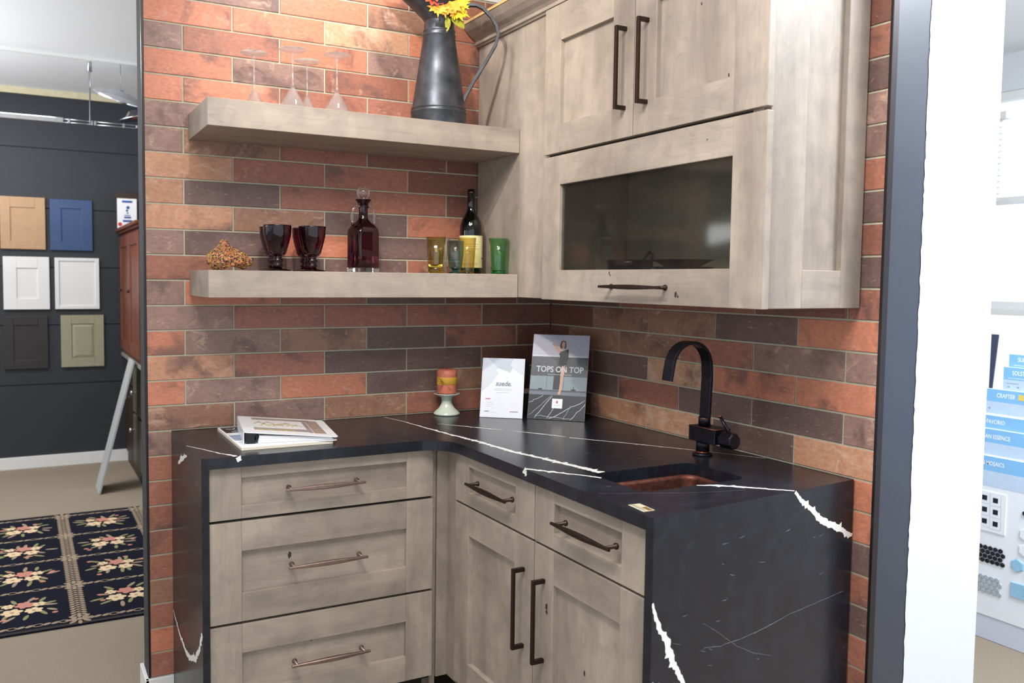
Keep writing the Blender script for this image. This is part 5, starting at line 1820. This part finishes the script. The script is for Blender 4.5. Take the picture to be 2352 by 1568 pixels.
for i in range(len(GX) - 1):
    for j in range(len(GY) - 1):
        cx, cy = (GX[i] + GX[i + 1]) / 2, (GY[j] + GY[j + 1]) / 2
        z = 0.0093
        for k in range(13):
            a = k * 2 * math.pi / 13 + rg.uniform(-0.15, 0.15)
            rr = rg.uniform(0.085, 0.125)
            ell(cx + rr * 1.05 * math.cos(a), cy + rr * 0.95 * math.sin(a), rg.uniform(0.026, 0.036), 0.009, a + rg.uniform(-0.4, 0.4), 4 if k % 3 else 1, z)
            z += 0.00001
        for k in range(6):
            ell(cx + rg.uniform(-0.12, 0.12), cy + rg.uniform(-0.12, 0.12), 0.012, 0.010, 0, 3, z)
            z += 0.00001
        for (ox, oy, s_, mi) in ((-0.045, -0.030, 0.042, 2), (0.035, -0.035, 0.036, 2), (0.002, 0.040, 0.040, 3), (0.055, 0.030, 0.028, 2), (-0.060, 0.045, 0.026, 2)):
            for k in range(6):
                a = k * math.pi / 3 + rg.uniform(0, 0.4)
                ell(cx + ox + s_ * 0.5 * math.cos(a), cy + oy + s_ * 0.5 * math.sin(a), s_ * 0.52, s_ * 0.36, a, mi, z)
                z += 0.00001
            ell(cx + ox, cy + oy, s_ * 0.22, s_ * 0.2, 0, 1, z + 0.00005)
            z += 0.0001
solo('rug', mb, mats_, 'black area rug with a grid of cream and rose flower bouquets on the beige carpet', 'rug')

# ------------------------------------------------------------------ right room: tile sample boards on a white stand
SKY1, SKY2 = pm('label_blue', (134, 192, 238), 0.35, noise=0.01), pm('label_pale_blue', (196, 216, 238), 0.35, noise=0.04, nscale=40)
BWHITE = pm('board_white', (236, 240, 246), 0.35, noise=0.005)
LETW = pm('lettering_white', (250, 250, 252), 0.4, noise=0.0)
YEL = pm('sticker_yellow', (226, 206, 110), 0.4)
GRT = pm('tile_soft_grey', (170, 178, 186), 0.3)
TBLK = pm('tile_black', (20, 20, 28), 0.2)
TBLUE = pm('tile_pale_blue', (150, 196, 224), 0.2)
TDBL = pm('tile_mid_blue', (70, 120, 190), 0.2)
SPECK = pm('print_grey_blue', (150, 162, 186), 0.4)
ds = thing('display_stand', (1.75, -1.2, 0), 'long white stand on the carpet holding the tile sample boards', 'display stand')
part('plinth', MB().box((1.535, -2.3, 0.0), (1.95, -0.45, 0.094)), pm('stand_grey_white', (206, 212, 226), 0.5, noise=0.01), ds, 0.003)
part('back_rest', MB().box((1.628, -2.3, 0.0945), (1.66, -0.45, 0.92)), BWHITE, ds, 0.003)


def board(x, yl, ztop, zb, txt, ty, tz, label, blue=0.05, pale=0.045, sticker=None, thick=0.009, dots=True, ext=2.2):
    t_ = thing('tile_sample_board', (x, (yl - ext) / 2, zb), label, 'sample board', 'tile sample boards on the white stand')
    part('panel', MB().box((x, -ext, zb), (x + thick, yl, ztop)), BWHITE, t_, 0.003)
    mb = MB()
    mb.box((x - 0.0008, -ext, ztop - blue), (x - 0.0001, yl - 0.002, ztop - 0.001), 0)
    mb.box((x - 0.0008, -ext, ztop - blue - pale), (x - 0.0001, yl - 0.002, ztop - blue), 1)
    rd = random.Random(int(abs(ztop) * 1000))
    mb.box((x - 0.0012, yl - 0.14, ztop - blue + 0.0065), (x - 0.0009, yl - 0.02, ztop - blue + 0.0080), 2)
    for k in range(5):
        mb.box((x - 0.0012, yl - 0.02 - 0.035 * k - 0.008, ztop - blue - 0.030), (x - 0.0009, yl - 0.02 - 0.035 * k, ztop - blue - 0.024), 3)
    mb.box((x - 0.0012, yl - 0.06, ztop - blue - 0.0145), (x - 0.0009, yl - 0.015, ztop - blue - 0.012), 3)
    if sticker:
        mb.box((x - 0.0016, sticker - 0.042, ztop - 0.034), (x - 0.0012, sticker, ztop - 0.012), 4)
    h = part('header', mb, [SKY1, SKY2, LETW, SPECK, YEL], t_, label='blue header strip')
    XF = frame_xf((x - 0.0009, ty, tz), (0, -1, 0), (0, 0, 1))
    part('lettering', text_mb(txt, 0.0235, XF, 0.0003, 0, None, 0.72, 0.0, 0.0002), LETW, h)
    return t_


board(1.592, -0.815, 1.128, 0.40, 'SUBTLE STRUCTURE', -0.850, 1.100, 'topmost sample board reading SUBTLE behind the white wall edge')
board(1.580, -0.803, 1.078, 0.40, 'SOLSTICE', -0.838, 1.048, 'SOLSTICE sample board with yellow sticker, second from top on the stand', sticker=-0.925)
board(1.568, -0.60, 0.988, 0.30, 'CRAFTER', -0.790, 0.956, 'CRAFTER sample board with yellow sticker, third from top on the stand', sticker=-0.872)
board(1.556, -0.60, 0.885, 0.20, 'FAVORIO', -0.762, 0.852, 'FAVORIO sample board below the CRAFTER one on the white stand')
board(1.544, -0.60, 0.833, 0.20, 'URBAN ESSENCE', -0.736, 0.795, 'URBAN ESSENCE sample board just above the mosaic board', blue=0.054)
mo = board(1.532, -0.60, 0.728, 0.0945, 'URBAN MOSAICS', -0.722, 0.692, 'lowest tall MOSAICS sample board carrying small black, grey and blue tiles', blue=0.058, pale=0.06, ext=2.2)
X0 = 1.532


def hexa(mb, y, z, r, mi=0, t_=0.004, n=6, rot=30, x=None):
    vs = []
    xx = X0 if x is None else x
    for k, xo in ((1, 0), (1, -t_ * 0.6), (0.86, -t_)):
        for i in range(n):
            a = R(360 * i / n + rot)
            vs.append((xx - 0.0002 + xo, y - r * k * math.cos(a), z + r * k * math.sin(a)))
    mb.add(vs, [tuple(range(2 * n, 3 * n))] + [(k * n + i, k * n + (i + 1) % n, (k + 1) * n + (i + 1) % n, (k + 1) * n + i) for k in range(2) for i in range(n)], mi)


mb = MB()
mb.box((X0 - 0.004, -0.868, 0.432), (X0 - 0.0002, -0.735, 0.588), 0)
for i in range(3):
    for j in range(2):
        y, z = -0.786 - 0.042 * j - 0.0015 * i, 0.562 - 0.046 * i - 0.003 * j
        mb.box((X0 - 0.0048, y - 0.0095, z - 0.0095), (X0 - 0.0041, y + 0.0095, z + 0.0095), 1)
        mb.box((X0 - 0.0044, y - 0.021, z - 0.0225), (X0 - 0.0041, y + 0.021, z - 0.0215), 2)
        mb.box((X0 - 0.0044, y - 0.0215, z - 0.021), (X0 - 0.0041, y - 0.0205, z + 0.021), 2)
part('basketweave_tile', mb, [BWHITE, TBLK, GRT], mo, label='white basketweave tile with black squares')
mb = MB()
for i in range(4):
    for j in range(6):
        hexa(mb, -0.757 - 0.0195 * j - 0.00975 * (i % 2), 0.366 - 0.0172 * i, 0.0098)
part('penny_tile_sheet', mb, TBLK, mo, label='sheet of small black hexagon tiles')
mb = MB()
for i in range(4):
    for j in range(6):
        hexa(mb, -0.745 - 0.0205 * j - 0.01 * (i % 2), 0.248 - 0.0178 * i, 0.0105)
part('penny_tile_sheet', mb, GRT, mo, label='sheet of small grey hexagon tiles')
for (y, z, m_, nm) in ((-0.945, 0.455, BWHITE, 'hexagon_tile'), (-0.945, 0.395, BWHITE, 'hexagon_tile'), (-0.920, 0.330, TBLUE, 'hexagon_tile'), (-0.975, 0.325, TDBL, 'hexagon_tile'), (-0.938, 0.535, TBLK, 'hexagon_tile')):
    mb = MB()
    hexa(mb, y, z, 0.026 if m_ is not TBLK else 0.010, t_=0.006)
    part(nm, mb, m_, mo)
for k in range(2):
    part('square_tile', MB().box((X0 - 0.006, -0.900 - 0.062 * k - 0.058, 0.205), (X0 - 0.0002, -0.900 - 0.062 * k, 0.262)), TBLUE, mo, 0.001)

# blind and sill clutter by the far window
vb = thing('window_blind', (3.13, 0.25, 1.90), 'white slatted blind bunched at the edge of the bright window', 'blind')
part('headrail', MB().box((3.10, 0.13, 2.33), (3.16, 0.60, 2.37)), TRIMW, vb, 0.002)
mb = MB()
for k in range(14):
    z = 2.31 - 0.034 * k
    mb.add([(3.105, 0.17, z), (3.155, 0.17, z + 0.018), (3.155, 0.60, z + 0.018), (3.105, 0.60, z), (3.105, 0.17, z - 0.002), (3.155, 0.17, z + 0.016), (3.155, 0.60, z + 0.016), (3.105, 0.60, z - 0.002)],
           [(0, 1, 2, 3), (7, 6, 5, 4), (0, 4, 5, 1), (1, 5, 6, 2), (2, 6, 7, 3), (3, 7, 4, 0)])
part('slats', mb, TRIMW, vb)

solo('narrow_strip', MB().add([(1.632, -0.719, 0.9205), (1.638, -0.719, 0.9205), (1.638, -0.727, 0.9205), (1.632, -0.727, 0.9205), (1.632, -0.720, 1.198), (1.638, -0.720, 1.198), (1.638, -0.748, 1.198), (1.632, -0.748, 1.198)],
     [(0, 1, 2, 3), (7, 6, 5, 4), (0, 4, 5, 1), (1, 5, 6, 2), (2, 6, 7, 3), (3, 7, 4, 0)]), pm('dark_slate_strip', (60, 66, 88), 0.4), 'narrow dark slate strip standing up behind the topmost sample boards', 'strip')
